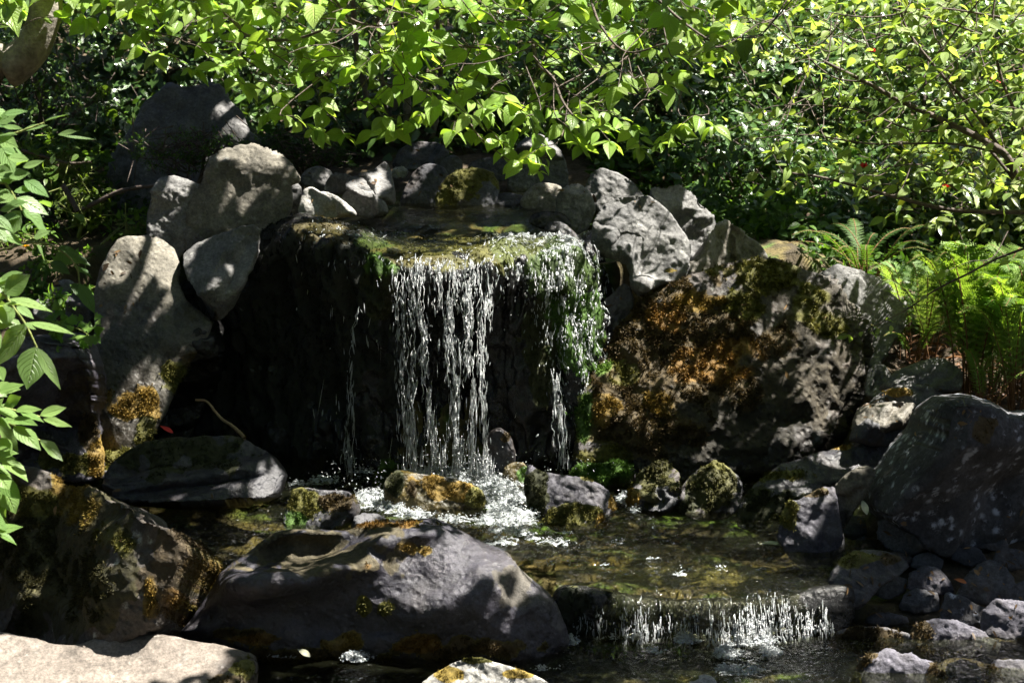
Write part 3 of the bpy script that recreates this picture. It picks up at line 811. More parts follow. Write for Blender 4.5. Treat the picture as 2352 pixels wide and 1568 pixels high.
rock("boulder", "wide purple grey boulder with a scooped brown top at the front centre",
     [(415, 1450), (455, 1400), (480, 1360), (500, 1325), (530, 1290), (560, 1270), (600, 1240), (640, 1215), (700, 1212), (800, 1216), (880, 1193), (940, 1188), (1000, 1193), (1060, 1218), (1110, 1240), (1150, 1265), (1200, 1310), (1250, 1350), (1280, 1390), (1305, 1440), (1312, 1475), (1285, 1510), (1245, 1545), (1180, 1565), (1000, 1545), (850, 1525), (700, 1525), (560, 1515), (465, 1485)], 'purple', z=-.28, lean=.40, nf=0, chips=3, bedding=.1, tf=.55, ns=.045,
     ctrl=[(560, 1345, .10, (90, 34)), (680, 1340, .15, (100, 32)), (790, 1302, .14, (80, 32)), (870, 1250, .12, (70, 30)), (950, 1215, .09, (70, 30)), (690, 1262, -.15, (170, 40)), (820, 1232, -.07, (80, 24)), (1120, 1330, .05, (50, 60)), (1060, 1400, .06, (160, 50)), (1190, 1360, -.05, (26, 70)), (800, 1440, -.04, (200, 40))],
     paint=[(700, 1268, 190, 52, (.075, .062, .034)), (850, 1220, 60, 22, (.075, .062, .034)), (1180, 1310, 40, 70, (.10, .09, .075))],
     moss=[(600, 1465, 70, 18, ORANGE), (560, 1450, 70, 14, BROWN), (790, 1480, 60, 28, GOLD), (1090, 1490, 130, 24, BROWN), (970, 1480, 60, 20, ORANGE), (700, 1500, 200, 14, BROWN), (835, 1385, 18, 26, OLIVE), (945, 1260, 14, 12, GOLD), (975, 1265, 14, 10, GOLD), (925, 1255, 10, 10, GOLD), (885, 1395, 16, 12, OLIVE), (845, 1300, 14, 10, ORANGE), (900, 1205, 90, 8, ORANGE)], tl=.013, cat='boulder',
     wetpx=[(1240, 1400, 40, 110), (1130, 1265, 100, 35), (950, 1290, 120, 50)], wet=.75, wetz=-.18, res=.0095)
rock("flat_rock", "flat sunlit slab of smooth pinkish stone in the bottom left corner",
     [(-80, 1462), (60, 1466), (150, 1486), (215, 1478), (265, 1460), (330, 1458), (430, 1478), (490, 1485), (540, 1498), (588, 1512), (592, 1535), (572, 1570), (540, 1640), (300, 1660), (-80, 1660)], 'slab', z=-.20, lean=3.0, nf=0, chips=2, bedding=.05, tf=.16, tb=.5, ns=.02, R=.35, pow_=3,
     ctrl=[(300, 1495, .02, (150, 20))], moss=[(565, 1535, 25, 16, OLIVE), (520, 1565, 40, 12, BROWN)], wetpx=[(560, 1540, 60, 35)], td=.6, cat='slab')
stone("rock", "yellow lichened rock poking up at the bottom centre edge",
      [(940, 1600), (1000, 1545), (1040, 1520), (1075, 1508), (1110, 1510), (1150, 1524), (1200, 1540), (1250, 1560), (1300, 1600), (1280, 1660), (980, 1660)], 'pale', y=-1.95, lean=.5, nf=3, tf=.5, ns=.07, moss=[(1020, 1545, 45, 20, YELLOW), (1110, 1515, 50, 10, OLIVE), (1180, 1545, 40, 12, YELLOW)], td=.25, tl=.007, cat='rock')
stone("rock", "small pale rock tip at the bottom edge below the little cascade",
      [(1570, 1590), (1590, 1556), (1612, 1546), (1635, 1550), (1650, 1575), (1640, 1610)], 'pale', y=-1.9, lean=.6, nf=2, moss=[(1590, 1553, 14, 8, OLIVE)], td=.3)

# --- right side boulders
rock("boulder", "sunlit grey boulder with leaf shadows right of the waterfall top",
     [(1358, 560), (1365, 510), (1385, 475), (1405, 458), (1440, 449), (1490, 451), (1540, 490), (1570, 530), (1586, 570), (1580, 620), (1555, 652), (1525, 652), (1482, 672), (1448, 660), (1438, 610), (1400, 590)], 'grey', y=.55, lean=.55, nf=4, tf=.85, ns=.085, edge=.018, cat='boulder', ctrl=[(1500, 560, .03, 50), (1420, 560, -.06, 40)], moss=[(1540,622,18,8,YELLOW)], td=0)
rock("boulder", "rounded shaded grey rock left of the sunlit grey boulder",
     [(1274, 500), (1280, 450), (1300, 425), (1330, 417), (1355, 438), (1368, 480), (1352, 525), (1325, 540), (1290, 525)], 'grey', y=.8, lean=.3, nf=4, tf=.8, cat='rock')
rock("rock", "leaning grey rock under drooping leaves above the sunlit grey boulder",
     [(1340, 440), (1352, 402), (1380, 386), (1420, 398), (1455, 418), (1484, 455), (1450, 490), (1380, 490)], 'grey', y=1.05, lean=.5, nf=4, tf=.7)
rock("boulder", "dappled grey boulder behind the sunlit grey boulder on the right bank",
     [(1490, 480), (1500, 455), (1545, 445), (1600, 465), (1640, 500), (1645, 545), (1605, 605), (1570, 650), (1540, 600)], 'grey', y=1.0, lean=.5, nf=4, tf=.7, cat='boulder')
rock("boulder", "brown shaded wedge rock behind the mossy right boulder",
     [(1562, 660), (1590, 590), (1630, 540), (1668, 513), (1702, 533), (1742, 558), (1765, 592), (1710, 650), (1600, 690)], 'tan', y=.85, lean=.4, nf=3, tf=.6, wet=.35)
rock("boulder", "huge pitted boulder covered in orange and olive moss right of the waterfall",
     [(1322, 980), (1335, 890), (1358, 832), (1400, 780), (1440, 730), (1470, 690), (1512, 664), (1580, 635), (1640, 610), (1720, 592), (1780, 588), (1850, 610), (1895, 625), (1940, 655), (1985, 700), (2008, 760), (2012, 830), (1992, 880), (1962, 940), (1925, 1000), (1895, 1050), (1850, 1060), (1700, 1090), (1500, 1110), (1380, 1105), (1325, 1075)], 'pitted', y=.32, lean=.5, nf=4, tf=.62, ns=.085, ffreq=1.3,
     ctrl=[(1770, 990, -.32, (75, 45)), (1850, 735, -.10, (50, 25)), (1600, 800, .05, (120, 100)), (1890, 940, .07, (40, 60)), (1440, 950, .05, 70), (1650, 1020, .06, 30), (1700,830,-.05,40), (1560,960,-.05,40)],
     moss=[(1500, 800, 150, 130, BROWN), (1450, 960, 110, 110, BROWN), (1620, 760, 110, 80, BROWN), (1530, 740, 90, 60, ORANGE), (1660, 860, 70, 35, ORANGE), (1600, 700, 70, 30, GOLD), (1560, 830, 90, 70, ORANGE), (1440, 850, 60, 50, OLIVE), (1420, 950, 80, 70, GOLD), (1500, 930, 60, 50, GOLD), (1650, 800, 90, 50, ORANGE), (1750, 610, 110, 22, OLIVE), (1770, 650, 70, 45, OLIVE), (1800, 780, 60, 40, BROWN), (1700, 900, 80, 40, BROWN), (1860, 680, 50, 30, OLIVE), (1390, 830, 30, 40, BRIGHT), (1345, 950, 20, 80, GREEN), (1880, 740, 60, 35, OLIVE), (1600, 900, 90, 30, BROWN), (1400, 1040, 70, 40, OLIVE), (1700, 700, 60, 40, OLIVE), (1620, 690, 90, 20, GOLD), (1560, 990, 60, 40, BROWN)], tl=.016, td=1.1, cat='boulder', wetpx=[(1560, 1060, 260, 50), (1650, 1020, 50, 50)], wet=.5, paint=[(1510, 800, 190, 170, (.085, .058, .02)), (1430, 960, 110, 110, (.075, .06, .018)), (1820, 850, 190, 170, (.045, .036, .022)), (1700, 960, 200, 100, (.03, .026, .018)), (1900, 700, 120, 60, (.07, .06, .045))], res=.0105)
rock("boulder", "smooth grey boulder behind the huge mossy boulder beside the ferns",
     [(1880, 640), (1905, 616), (1930, 611), (1972, 619), (2022, 650), (2060, 690), (2076, 722), (2062, 772), (2040, 812), (2000, 860), (1960, 800)], 'grey', y=.62, lean=.5, nf=3, tf=.85, ns=.06, cat='boulder')
stone("rock", "small bluish wet rock in the gap between waterfall and mossy boulder",
      [(1384, 695), (1405, 675), (1432, 650), (1450, 664), (1456, 702), (1445, 740), (1405, 785), (1390, 740)], 'purple', y=.45, lean=.2, nf=4, wet=.6, tf=.7)
rock("boulder", "large dark blue grey boulder with white lichen specks at the right edge",
     [(2085, 985), (2110, 935), (2140, 908), (2200, 903), (2260, 918), (2320, 943), (2420, 975), (2440, 1300), (2250, 1290), (2140, 1270), (2050, 1210), (1982, 1155), (2008, 1080), (2060, 1012)], 'lichen', y=-.55, lean=.25, nf=3, bedding=0, tf=.55, ns=.05, cat='boulder', pow_=3, R=.55,
     moss=[(2260, 985, 25, 30, BROWN)], td=.15)
rock("flat_rock", "tilted wet bluish slab shining in the sun below the mossy boulder",
     [(1690, 1200), (1700, 1155), (1730, 1112), (1790, 1070), (1860, 1043), (1930, 1018), (1990, 998), (2065, 1003), (2055, 1045), (2005, 1075), (1945, 1105), (1890, 1120), (1865, 1160), (1810, 1210), (1740, 1215)], 'dark', y=-.32, lean=1.1, nf=3, tf=.55, ns=.06, wet=.9, cat='slab', moss=[(1760, 1090, 90, 14, OLIVE), (1900, 1025, 50, 10, GOLD), (1770, 1170, 70, 50, DKGREEN)], ctrl=[(1940, 1060, .05, 50), (1780, 1150, -.03, 40)])
stone("rock", "brown upright rock leaning on the wet bluish slab",
      [(1905, 1180), (1918, 1112), (1955, 1078), (1990, 1066), (2006, 1086), (1992, 1132), (1965, 1170), (1940, 1215), (1915, 1205)], 'tan', y=-.72, rnd=.25, chips=22, lean=.3, nf=4, tf=.8, wetpx=[(1940, 1190, 40, 25)])
stone("rock", "square dark brown rock at the right edge of the pool",
      [(1786, 1240), (1793, 1182), (1812, 1146), (1830, 1148), (1862, 1128), (1916, 1117), (1928, 1170), (1938, 1250), (1900, 1305), (1820, 1290)], 'purple', z=-.06, rnd=.25, chips=22, lean=.3, nf=5, tf=.8, wet=.45, moss=[(1810, 1180, 25, 40, OLIVE), (1870, 1132, 50, 10, BROWN)], ns=.07)
stone("rock", "rock with a gold moss cap in front of the square dark brown rock",
      [(1820, 1280), (1833, 1222), (1870, 1195), (1912, 1184), (1936, 1215), (1942, 1270), (1925, 1300), (1850, 1302)], 'dark', z=-.08, lean=.4, nf=3, wet=.4, moss=[(1875, 1215, 45, 28, GOLD)], tl=.014, td=1.4)
# small ledge stones between the mossy boulder and the lichen boulder
stone("rock", "long rounded grey stone at the foot of the ferns",
      [(2025, 890), (2050, 858), (2080, 842), (2122, 827), (2172, 829), (2212, 858), (2205, 895), (2120, 915), (2050, 912)], 'grey', y=.1, lean=.4, nf=3, wet=.3)
stone("rock", "small lumpy grey stone tucked beside the long rounded stone under the ferns",
      [(1985, 905), (1992, 855), (2010, 835), (2035, 840), (2050, 870), (2040, 900), (2010, 920)], 'grey', y=.28, lean=.4, nf=3)
stone("flat_rock", "flat grey ledge stone between the long rounded stone and the lichen boulder",
      [(1990, 935), (2005, 912), (2045, 890), (2105, 886), (2165, 902), (2150, 935), (2100, 960), (2030, 965)], 'grey', y=-.02, rnd=.25, chips=22, lean=.6, nf=4, wet=.3, moss=[(2050, 902, 40, 10, GOLD)], td=.3)
stone("flat_rock", "brown shaded ledge stone under the flat grey ledge stone",
      [(1955, 985), (1968, 940), (1990, 928), (2040, 925), (2105, 930), (2095, 975), (2045, 1000), (1990, 1010)], 'tan', y=-.12, rnd=.25, chips=22, lean=.5, nf=4, wet=.5)
stone("rock", "dark flat pebble squeezed above the wet bluish slab",
      [(1950, 1010), (1962, 978), (1990, 970), (2040, 990), (2085, 985), (2070, 1015), (2000, 1025)], 'dark', y=-.2, rnd=.25, chips=22, lean=.5, nf=4, wet=.3)

# --- stones in the pool
stone("rock", "golden mossy stone under the falling water in the pool",
      [(880, 1130), (885, 1098), (905, 1080), (940, 1078), (985, 1088), (1040, 1098), (1090, 1110), (1112, 1130), (1116, 1160), (1080, 1185), (1000, 1195), (930, 1185), (892, 1160)], 'golden', z=-.03, lean=.5, nf=4, tf=.8, wet=.6, moss=[(1010, 1120, 80, 35, GOLD), (1090, 1140, 25, 25, OLIVE), (950, 1130, 20, 30, BROWN), (905,1110,25,30,DKGREEN)], tl=.008, td=.7)
stone("rock", "grey topped rock with a dark left face in the pool below the falls",
      [(1200, 1140), (1205, 1090), (1218, 1066), (1240, 1078), (1280, 1086), (1330, 1095), (1380, 1108), (1405, 1130), (1414, 1170), (1380, 1195), (1300, 1200), (1215, 1190)], 'purple', z=-.02, lean=.5, nf=3, tf=.85, wet=.55, moss=[(1370, 1098, 40, 10, OLIVE), (1408, 1150, 10, 25, GOLD), (1230, 1130, 35, 50, DKGREEN)], tl=.01, td=.8, ctrl=[(1290, 1110, .05, 30)])
stone("rock", "low stone covered in olive moss in front of the grey topped pool rock",
      [(1250, 1200), (1260, 1170), (1300, 1152), (1350, 1155), (1385, 1172), (1398, 1205), (1360, 1222), (1280, 1222)], 'dark', z=-.03, lean=.5, nf=2, tf=.9, wet=.5, moss=[(1325, 1180, 80, 40, OLIVE), (1380, 1195, 20, 25, GOLD)], tl=.015, td=1.6, hang=.4)
stone("rock", "dark mossy stone in the pool behind the scooped front boulder",
      [(650, 1200), (662, 1150), (672, 1124), (700, 1118), (745, 1125), (800, 1128), (826, 1150), (822, 1185), (790, 1215), (730, 1225), (670, 1222)], 'dark', z=-.03, lean=.5, nf=4, tf=.8, wet=.7, moss=[(700, 1150, 50, 40, OLIVE), (760, 1150, 50, 20, BROWN), (680,1195,30,30,GREEN)], tl=.01)
stone("rock", "low brown stone half sunk behind the crest of the front boulder",
      [(805, 1210), (815, 1186), (840, 1178), (870, 1180), (890, 1196), (880, 1220), (830, 1228)], 'dark', z=-.03, lean=.5, nf=3, wet=.6)
stone("rock", "rounded brown stone behind the right side of the falling water",
      [(1112, 1070), (1116, 1010), (1130, 988), (1150, 982), (1172, 1000), (1184, 1040), (1180, 1085), (1150, 1095)], 'dark', y=.12, lean=.2, nf=2, wet=.5, moss=[(1160, 1005, 14, 20, BROWN)], td=.3)
stone("rock", "small golden stone lit between the falls and the grey topped rock",
      [(1150, 1115), (1158, 1075), (1180, 1060), (1205, 1064), (1222, 1090), (1215, 1120), (1180, 1128)], 'golden', z=-.02, lean=.4, nf=3, wet=.5, moss=[(1205, 1090, 16, 22, GREEN)], tl=.01)
stone("rock", "green mossy hummock at the foot of the huge mossy boulder",
      [(1440, 1160), (1450, 1120), (1470, 1085), (1500, 1062), (1535, 1065), (1560, 1095), (1560, 1150), (1520, 1185), (1460, 1180)], 'dark', z=-.03, lean=.5, nf=4, tf=.6, ns=.16, wet=.5, moss=[(1490, 1100, 60, 50, (.06, .058, .014)), (1450, 1140, 25, 30, GOLD), (1480, 1075, 50, 20, DKGREEN)], tl=.016, td=1.0, hang=.9)
stone("rock", "larger moss covered hummock beside the green one at the pool edge",
      [(1555, 1170), (1570, 1110), (1600, 1070), (1640, 1050), (1680, 1065), (1705, 1110), (1700, 1165), (1660, 1195), (1590, 1192)], 'dark', z=-.03, lean=.5, nf=4, tf=.6, ns=.16, wet=.5, moss=[(1620, 1110, 65, 55, (.06, .058, .014)), (1640, 1065, 40, 18, OLIVE), (1580, 1150, 30, 40, DKGREEN)], tl=.016, td=1.0, hang=.9)
stone("rock", "low green weedy stone left of the mossy hummocks",
      [(1310, 1100), (1330, 1072), (1380, 1062), (1440, 1070), (1460, 1100), (1430, 1125), (1340, 1120)], 'dark', z=-.02, lean=.8, nf=1, wet=.5, moss=[(1385, 1085, 90, 30, GREEN)], tl=.018, td=1.4)
stone("rock", "small wet white stone beside the foot of the tall brown boulder",
      [(222, 1030), (228, 1008), (242, 998), (258, 1006), (268, 1030), (250, 1045)], 'pale', y=.2, lean=.4, nf=2, wet=.2)
stone("rock", "mossy lump between the small white stone and the black boulder",
      [(235, 1085), (240, 1045), (270, 1030), (310, 1035), (325, 1065), (320, 1095), (270, 1105)], 'dark', y=.12, lean=.4, nf=2, wet=.4, moss=[(280, 1060, 60, 40, OLIVE)], tl=.016, td=1.5)

# --- ring of rocks round the upper pool
stone("rock", "bright white rock sunlit beside the humped tan boulder above the falls",
      [(684, 492), (688, 460), (698, 436), (716, 429), (738, 440), (766, 446), (790, 462), (818, 488), (812, 498), (745, 500)], 'pale', y=.85, lean=.45, nf=3, tf=.7, ns=.06)
stone("rock", "narrow lavender grey stone standing between humped tan boulder and white rock",
      [(664, 470), (667, 425), (676, 412), (692, 430), (695, 460), (690, 492), (674, 500)], 'grey', y=1.0, lean=.3, nf=3)
stone("rock", "speckled grey rock touching the right end of the white rock",
      [(784, 470), (786, 450), (800, 436), (822, 428), (845, 432), (868, 450), (888, 470), (890, 490), (850, 500), (805, 492)], 'grey', y=.98, lean=.4, nf=4, tf=.85)
stone("rock", "pointed grey rock standing behind the speckled grey rock",
      [(800, 440), (812, 412), (850, 395), (884, 370), (898, 392), (908, 440), (905, 470), (850, 468)], 'grey', y=1.15, lean=.3, nf=4, wet=.15)
stone("rock", "low sunlit stone left of the pointed grey rock",
      [(745, 440), (752, 412), (780, 404), (812, 408), (818, 430), (790, 446)], 'grey', y=1.15, lean=.6, nf=3)
stone("rock", "shaded stone behind the low sunlit stone at the back left of the upper pool",
      [(690, 420), (700, 390), (730, 380), (765, 395), (770, 425), (730, 440)], 'grey', y=1.3, lean=.4, nf=4, wet=.3)
stone("rock", "tiny sunlit white stone on top of the rocks behind the upper pool",
      [(898, 400), (905, 386), (925, 384), (938, 394), (930, 408), (908, 410)], 'pale', y=1.4, lean=.6, nf=3)
stone("rock", "dark rock in shade at the back of the upper pool",
      [(915, 470), (925, 430), (945, 395), (985, 375), (1020, 385), (1040, 430), (1035, 475), (980, 482)], 'dark', z=.98, lean=.4, nf=4, wet=.2)
stone("rock", "olive brown mossy rock at the centre back of the upper pool",
      [(992, 475), (1002, 430), (1030, 400), (1080, 385), (1130, 392), (1150, 430), (1140, 475), (1070, 485)], 'dark', z=.98, lean=.4, nf=4, moss=[(1070, 420, 90, 60, OLIVE)], td=.3, tl=.008)
stone("rock", "low dark rock right of the olive brown mossy rock",
      [(1118, 470), (1128, 450), (1165, 442), (1205, 452), (1208, 475), (1160, 485)], 'dark', z=.98, lean=.6, nf=4)
stone("rock", "tall grey rock with a sunlit streak behind the upper pool",
      [(1165, 430), (1172, 370), (1195, 325), (1235, 308), (1275, 330), (1300, 370), (1305, 430), (1270, 455), (1200, 450)], 'grey', y=1.6, lean=.3, nf=5, wet=.1)
stone("rock", "tan rounded rock at the right back of the upper pool",
      [(1194, 470), (1202, 440), (1230, 422), (1262, 416), (1288, 425), (1290, 455), (1265, 480), (1210, 482)], 'tan', y=1.15, lean=.4, nf=3)
stone("rock", "small tan stone in front of the tan rounded rock",
      [(1230, 482), (1240, 458), (1265, 446), (1288, 452), (1290, 480), (1260, 492)], 'tan', y=.98, lean=.5, nf=3)
stone("rock", "black wet rock at the right corner of the upper pool lip",
      [(1215, 512), (1222, 490), (1260, 484), (1300, 490), (1312, 515), (1285, 530), (1240, 525)], 'black', y=.75, lean=.4, nf=3, wet=1)
stone("rock", "black wet rock beside the sunlit stream at the right lip",
      [(1250, 528), (1265, 508), (1295, 512), (1330, 545), (1350, 600), (1330, 620), (1290, 570)], 'black', y=.62, lean=.4, nf=3, wet=1)
stone("rock", "upright pale fragment among the rocks behind the upper pool",
      [(1010, 400), (1014, 365), (1040, 355), (1062, 370), (1060, 405), (1030, 412)], 'grey', y=1.6, lean=.3, nf=4)
stone("rock", "dark ledge rock behind the tall streaked rock",
      [(900, 385), (915, 345), (960, 325), (1010, 330), (1035, 365), (1000, 395)], 'dark', y=1.75, lean=.5, nf=4)
stone("rock", "flat dim rock between the upright pale fragment and the tall streaked rock",
      [(1070, 400), (1085, 370), (1130, 360), (1175, 375), (1180, 410), (1120, 420)], 'dark', y=1.6, lean=.5, nf=4)
# --- left bank stones
stone("rock", "lavender grey stone on the left bank among ivy",
      [(108, 690), (115, 655), (140, 638), (165, 645), (185, 665), (180, 695), (140, 705)], 'grey', y=.7, lean=.4, nf=4)
stone("rock", "low grey stone on the left bank below the lavender grey stone",
      [(75, 720), (82, 690), (110, 682), (132, 700), (136, 725), (100, 735)], 'grey', y=.55, lean=.6, nf=3)
stone("rock", "dark stone between the ivy and the tall brown boulder",
      [(150, 720), (160, 680), (190, 668), (220, 680), (230, 720), (200, 750), (165, 750)], 'dark', y=.5, lean=.5, nf=4)

# --- cascade ledge
rock("ledge_rock", "dark mossy ledge under the little cascade at the lower right",
     [(1265, 1380), (1285, 1352), (1350, 1352), (1450, 1368), (1560, 1378), (1700, 1376), (1800, 1368), (1900, 1348), (1960, 1350), (1955, 1440), (1900, 1500), (1700, 1520), (1450, 1520), (1300, 1510), (1270, 1450)], 'black', y=-1.24, lean=.15, nf=0, chips=0, tf=.25, tb=1.2, ns=.03, wet=.7, pow_=3,
     moss=[(1420, 1430, 140, 50, (.014, .02, .006)), (1450, 1440, 70, 40, (.025, .042, .009)), (1320, 1420, 40, 60, (.014, .018, .006)), (1850, 1450, 60, 40, (.014, .018, .006)), (1450, 1485, 90, 12, GREEN)], tl=.026, hang=1.6, td=1.3, cat='ledge')
rock("ledge_rock", "wet brown ledge rock at the right end of the little cascade",
     [(1890, 1350), (1905, 1320), (1935, 1275), (1960, 1258), (2010, 1262), (2070, 1275), (2088, 1300), (2060, 1325), (2020, 1350), (1990, 1385), (1940, 1395), (1895, 1385)], 'dark', y=-1.15, lean=.9, nf=3, tf=.6, wet=.8, moss=[(1960, 1285, 60, 20, OLIVE), (2050, 1285, 30, 14, BROWN)], td=.3, cat='ledge')

# --- rubble on the right shore
RUB = [
    ("grey cube shaped stone behind the gold capped rock", [(1932, 1228), (1934, 1188), (1965, 1180), (1988, 1190), (1992, 1230), (1960, 1240)], 'dark', -.02),
    ("small black stone with a sunlit white top among the rubble", [(1960, 1258), (1966, 1238), (1985, 1230), (2008, 1242), (2014, 1260), (1985, 1268)], 'dark', -.04),
    ("large dark block leaning below the lichen boulder", [(2016, 1230), (2020, 1195), (2050, 1185), (2100, 1200), (2138, 1230), (2130, 1262), (2090, 1280), (2040, 1268)], 'dark', -.03),
    ("blue grey shard sloping against the foot of the lichen boulder", [(2072, 1195), (2085, 1168), (2125, 1164), (2160, 1200), (2212, 1240), (2205, 1255), (2150, 1242), (2105, 1215)], 'lichen', .0),
    ("rounded brown stone below the lichen specks", [(2226, 1255), (2236, 1222), (2262, 1212), (2310, 1230), (2322, 1255), (2290, 1268)], 'dark', -.02),
    ("dark stone beside the rounded brown stone under the lichen boulder", [(2184, 1285), (2190, 1255), (2215, 1248), (2255, 1262), (2272, 1290), (2230, 1302)], 'dark', -.05),
    ("big angular grey rock in the middle of the right rubble", [(2195, 1375), (2215, 1325), (2245, 1290), (2275, 1280), (2310, 1300), (2345, 1350), (2350, 1385), (2280, 1395)], 'dark', -.12),
    ("purplish sunlit topped stone left of the big angular rubble rock", [(2082, 1350), (2090, 1315), (2120, 1294), (2155, 1298), (2185, 1330), (2190, 1362), (2130, 1372)], 'purple', -.11),
    ("dark stone behind the purplish rubble stone", [(2088, 1302), (2100, 1275), (2135, 1265), (2170, 1285), (2165, 1308), (2120, 1315)], 'dark', -.07),
    ("flat dark stone between the wet ledge and the purplish stone", [(2000, 1365), (2015, 1335), (2055, 1322), (2085, 1330), (2080, 1360), (2040, 1378)], 'dark', -.13),
    ("white blotched stone in the lower right rubble", [(2160, 1425), (2162, 1385), (2175, 1358), (2205, 1362), (2240, 1385), (2275, 1400), (2272, 1428), (2215, 1440)], 'lichen', -.16),
    ("rounded grey rock with a sunlit patch at the right edge", [(2250, 1450), (2258, 1400), (2290, 1374), (2340, 1375), (2400, 1400), (2400, 1460), (2310, 1470)], 'purple', -.18),
    ("sunken brown stone left of the white blotched stone", [(2062, 1400), (2075, 1362), (2110, 1350), (2155, 1362), (2162, 1400), (2110, 1412)], 'dark', -.17),
    ("broad wet blue black boulder in the lower right stream", [(2085, 1470), (2100, 1432), (2150, 1420), (2210, 1425), (2265, 1445), (2298, 1475), (2290, 1505), (2200, 1510), (2120, 1500)], 'purple', -.24),
    ("pale grey rock with brown moss edges in the bottom right stream", [(1950, 1590), (1965, 1530), (1995, 1500), (2050, 1492), (2100, 1500), (2150, 1525), (2175, 1565), (2160, 1610), (2050, 1630)], 'purple', -.3),
    ("dark rock cut off by the bottom right corner", [(2250, 1590), (2262, 1540), (2285, 1514), (2340, 1512), (2420, 1530), (2420, 1620), (2300, 1620)], 'purple', -.3),
    ("round dark stone at the right edge under the lichen boulder", [(2278, 1300), (2285, 1265), (2310, 1254), (2350, 1265), (2370, 1300), (2320, 1312)], 'dark', -.05),
    ("low mossy brown stone in the stream beside the broad wet boulder", [(1900, 1485), (1915, 1450), (1960, 1436), (2030, 1440), (2090, 1455), (2110, 1490), (2040, 1515), (1950, 1508)], 'dark', -.25),
    ("tiny white pebble on the mossy brown stone in the stream", [(2014, 1448), (2022, 1440), (2038, 1440), (2046, 1450), (2030, 1458)], 'pale', -.2),
    ("flat dark stone just above the mossy brown stream stone", [(1985, 1430), (1995, 1412), (2040, 1405), (2085, 1415), (2088, 1436), (2030, 1442)], 'dark', -.19),
    ("small greyish stone right of the white blotched stone", [(2190, 1440), (2196, 1412), (2220, 1402), (2250, 1412), (2262, 1440), (2225, 1450)], 'purple', -.19),
    ("dark pebble by the right edge above the rounded sunlit patch rock", [(2320, 1375), (2328, 1340), (2360, 1330), (2400, 1345), (2400, 1385), (2350, 1390)], 'dark', -.12),
    ("flat brown stone below the dark block in the rubble", [(2010, 1290), (2020, 1268), (2060, 1265), (2095, 1280), (2085, 1302), (2040, 1305)], 'dark', -.07),
    ("bluish wet stone at the far bottom right beside the pale grey rock", [(2165, 1560), (2175, 1525), (2210, 1512), (2250, 1525), (2262, 1565), (2215, 1580)], 'dark', -.3),
]
for (lb, pts, mt, zz) in RUB:
    kw = {}
    if lb.startswith("pale grey rock"): kw = dict(moss=[(1985, 1520, 40, 30, BROWN), (2150, 1560, 40, 30, BROWN), (1960, 1560, 30, 30, OLIVE)], wetpx=[(2050,1600,200,40)])
    if lb.startswith("broad wet"): kw = dict(moss=[(2110, 1450, 40, 25, BROWN), (2130, 1500, 60, 18, BROWN)], wetpx=[(2200, 1480, 80, 30)])
    if lb.startswith("low mossy"): kw = dict(moss=[(2000, 1470, 110, 30, BROWN)], tl=.014, td=1.5)
    if lb.startswith("dark rock cut"): kw = dict(moss=[(2275, 1550, 25, 40, BROWN)], wet=.4)
    stone("rubble_rock" if len(pts) > 5 else "pebble", lb, pts, mt, z=zz, lean=.4, nf=8, chips=24, rnd=.2, edge=.03, tf=.85, ns=.08, wetz=zz - .04, group="rocks in the rubble on the right shore", **kw)
# ------------------------------------------------------------------ terrain
def lerp(x, xs, ys):
    return np.interp(x, xs, ys)

def ground_z(x, y):
    c = lerp(np.where(y > -.2, y - .5 * sstep(-.55, -1.05, x) - .3 * sstep(.42, .75, x), y), [-40, -2.5, -1.26, -1.08, .3, .62, .68, 1.5, 1.75, 4, 14, 60], [-.6, -.40, -.32, -.15, -.15, .6, .82, .84, 1.0, 1.35, 2.8, 9])
    l = lerp(y, [-40, -1.3, .0, .35, 1.0, 1.7, 4, 14, 60], [-.35, -.38, -.22, .15, .74, .95, 1.35, 2.8, 9])
    r = lerp(y, [-40, -1.8, -1.2, -.8, .2, .6, 1.6, 4, 14, 60], [-.45, -.38, -.22, -.06, .34, .44, .85, 1.35, 2.8, 9])
    wl = sstep(-1.78, -2.1, x); wr = sstep(1.3, 1.65, x)
    return c * (1 - wl) * (1 - wr) + l * wl + r * wr

def axis_pts(lo, hi, f0, f1, step):
    fine = np.arange(f0, f1 + 1e-6, step)
    a = f0 - np.geomspace(step, f0 - lo, 26)[::-1]
    b = f1 + np.geomspace(step, hi - f1, 26)
    return np.concatenate([a, fine, b])
gx = axis_pts(-60, 60, -3.2, 3.2, .032); gy = axis_pts(-40, 60, -2.6, 4.0, .032)
X, Y = np.meshgrid(gx, gy)
P = np.stack([X.ravel(), Y.ravel(), np.zeros(X.size)], 1)
Z = ground_z(P[:, 0], P[:, 1]) + .03 * fbm(P * 3.1, 4, 3) + .012 * fbm(P * 14, 3, 8)
P[:, 2] = Z
nx, ny = len(gx), len(gy)
ii = (np.arange(ny - 1)[:, None] * nx + np.arange(nx - 1)[None]).ravel()
Q = np.stack([ii, ii + 1, ii + nx + 1, ii + nx], 1)
inpool = sstep(1.75, 1.55, P[:, 1]) * sstep(-2.15, -1.8, P[:, 0]) * sstep(1.7, 1.35, P[:, 0]) * sstep(-4, -3, P[:, 1])
n1 = fbm(P * 4.5, 4, 21)
bedc = np.where((n1 > .25)[:, None], np.array([[.055, .09, .014]]), np.where((n1 < -.2)[:, None], np.array([[.045, .034, .018]]), np.array([[.10, .078, .028]])))
bpx, bpy_ = topx(P)
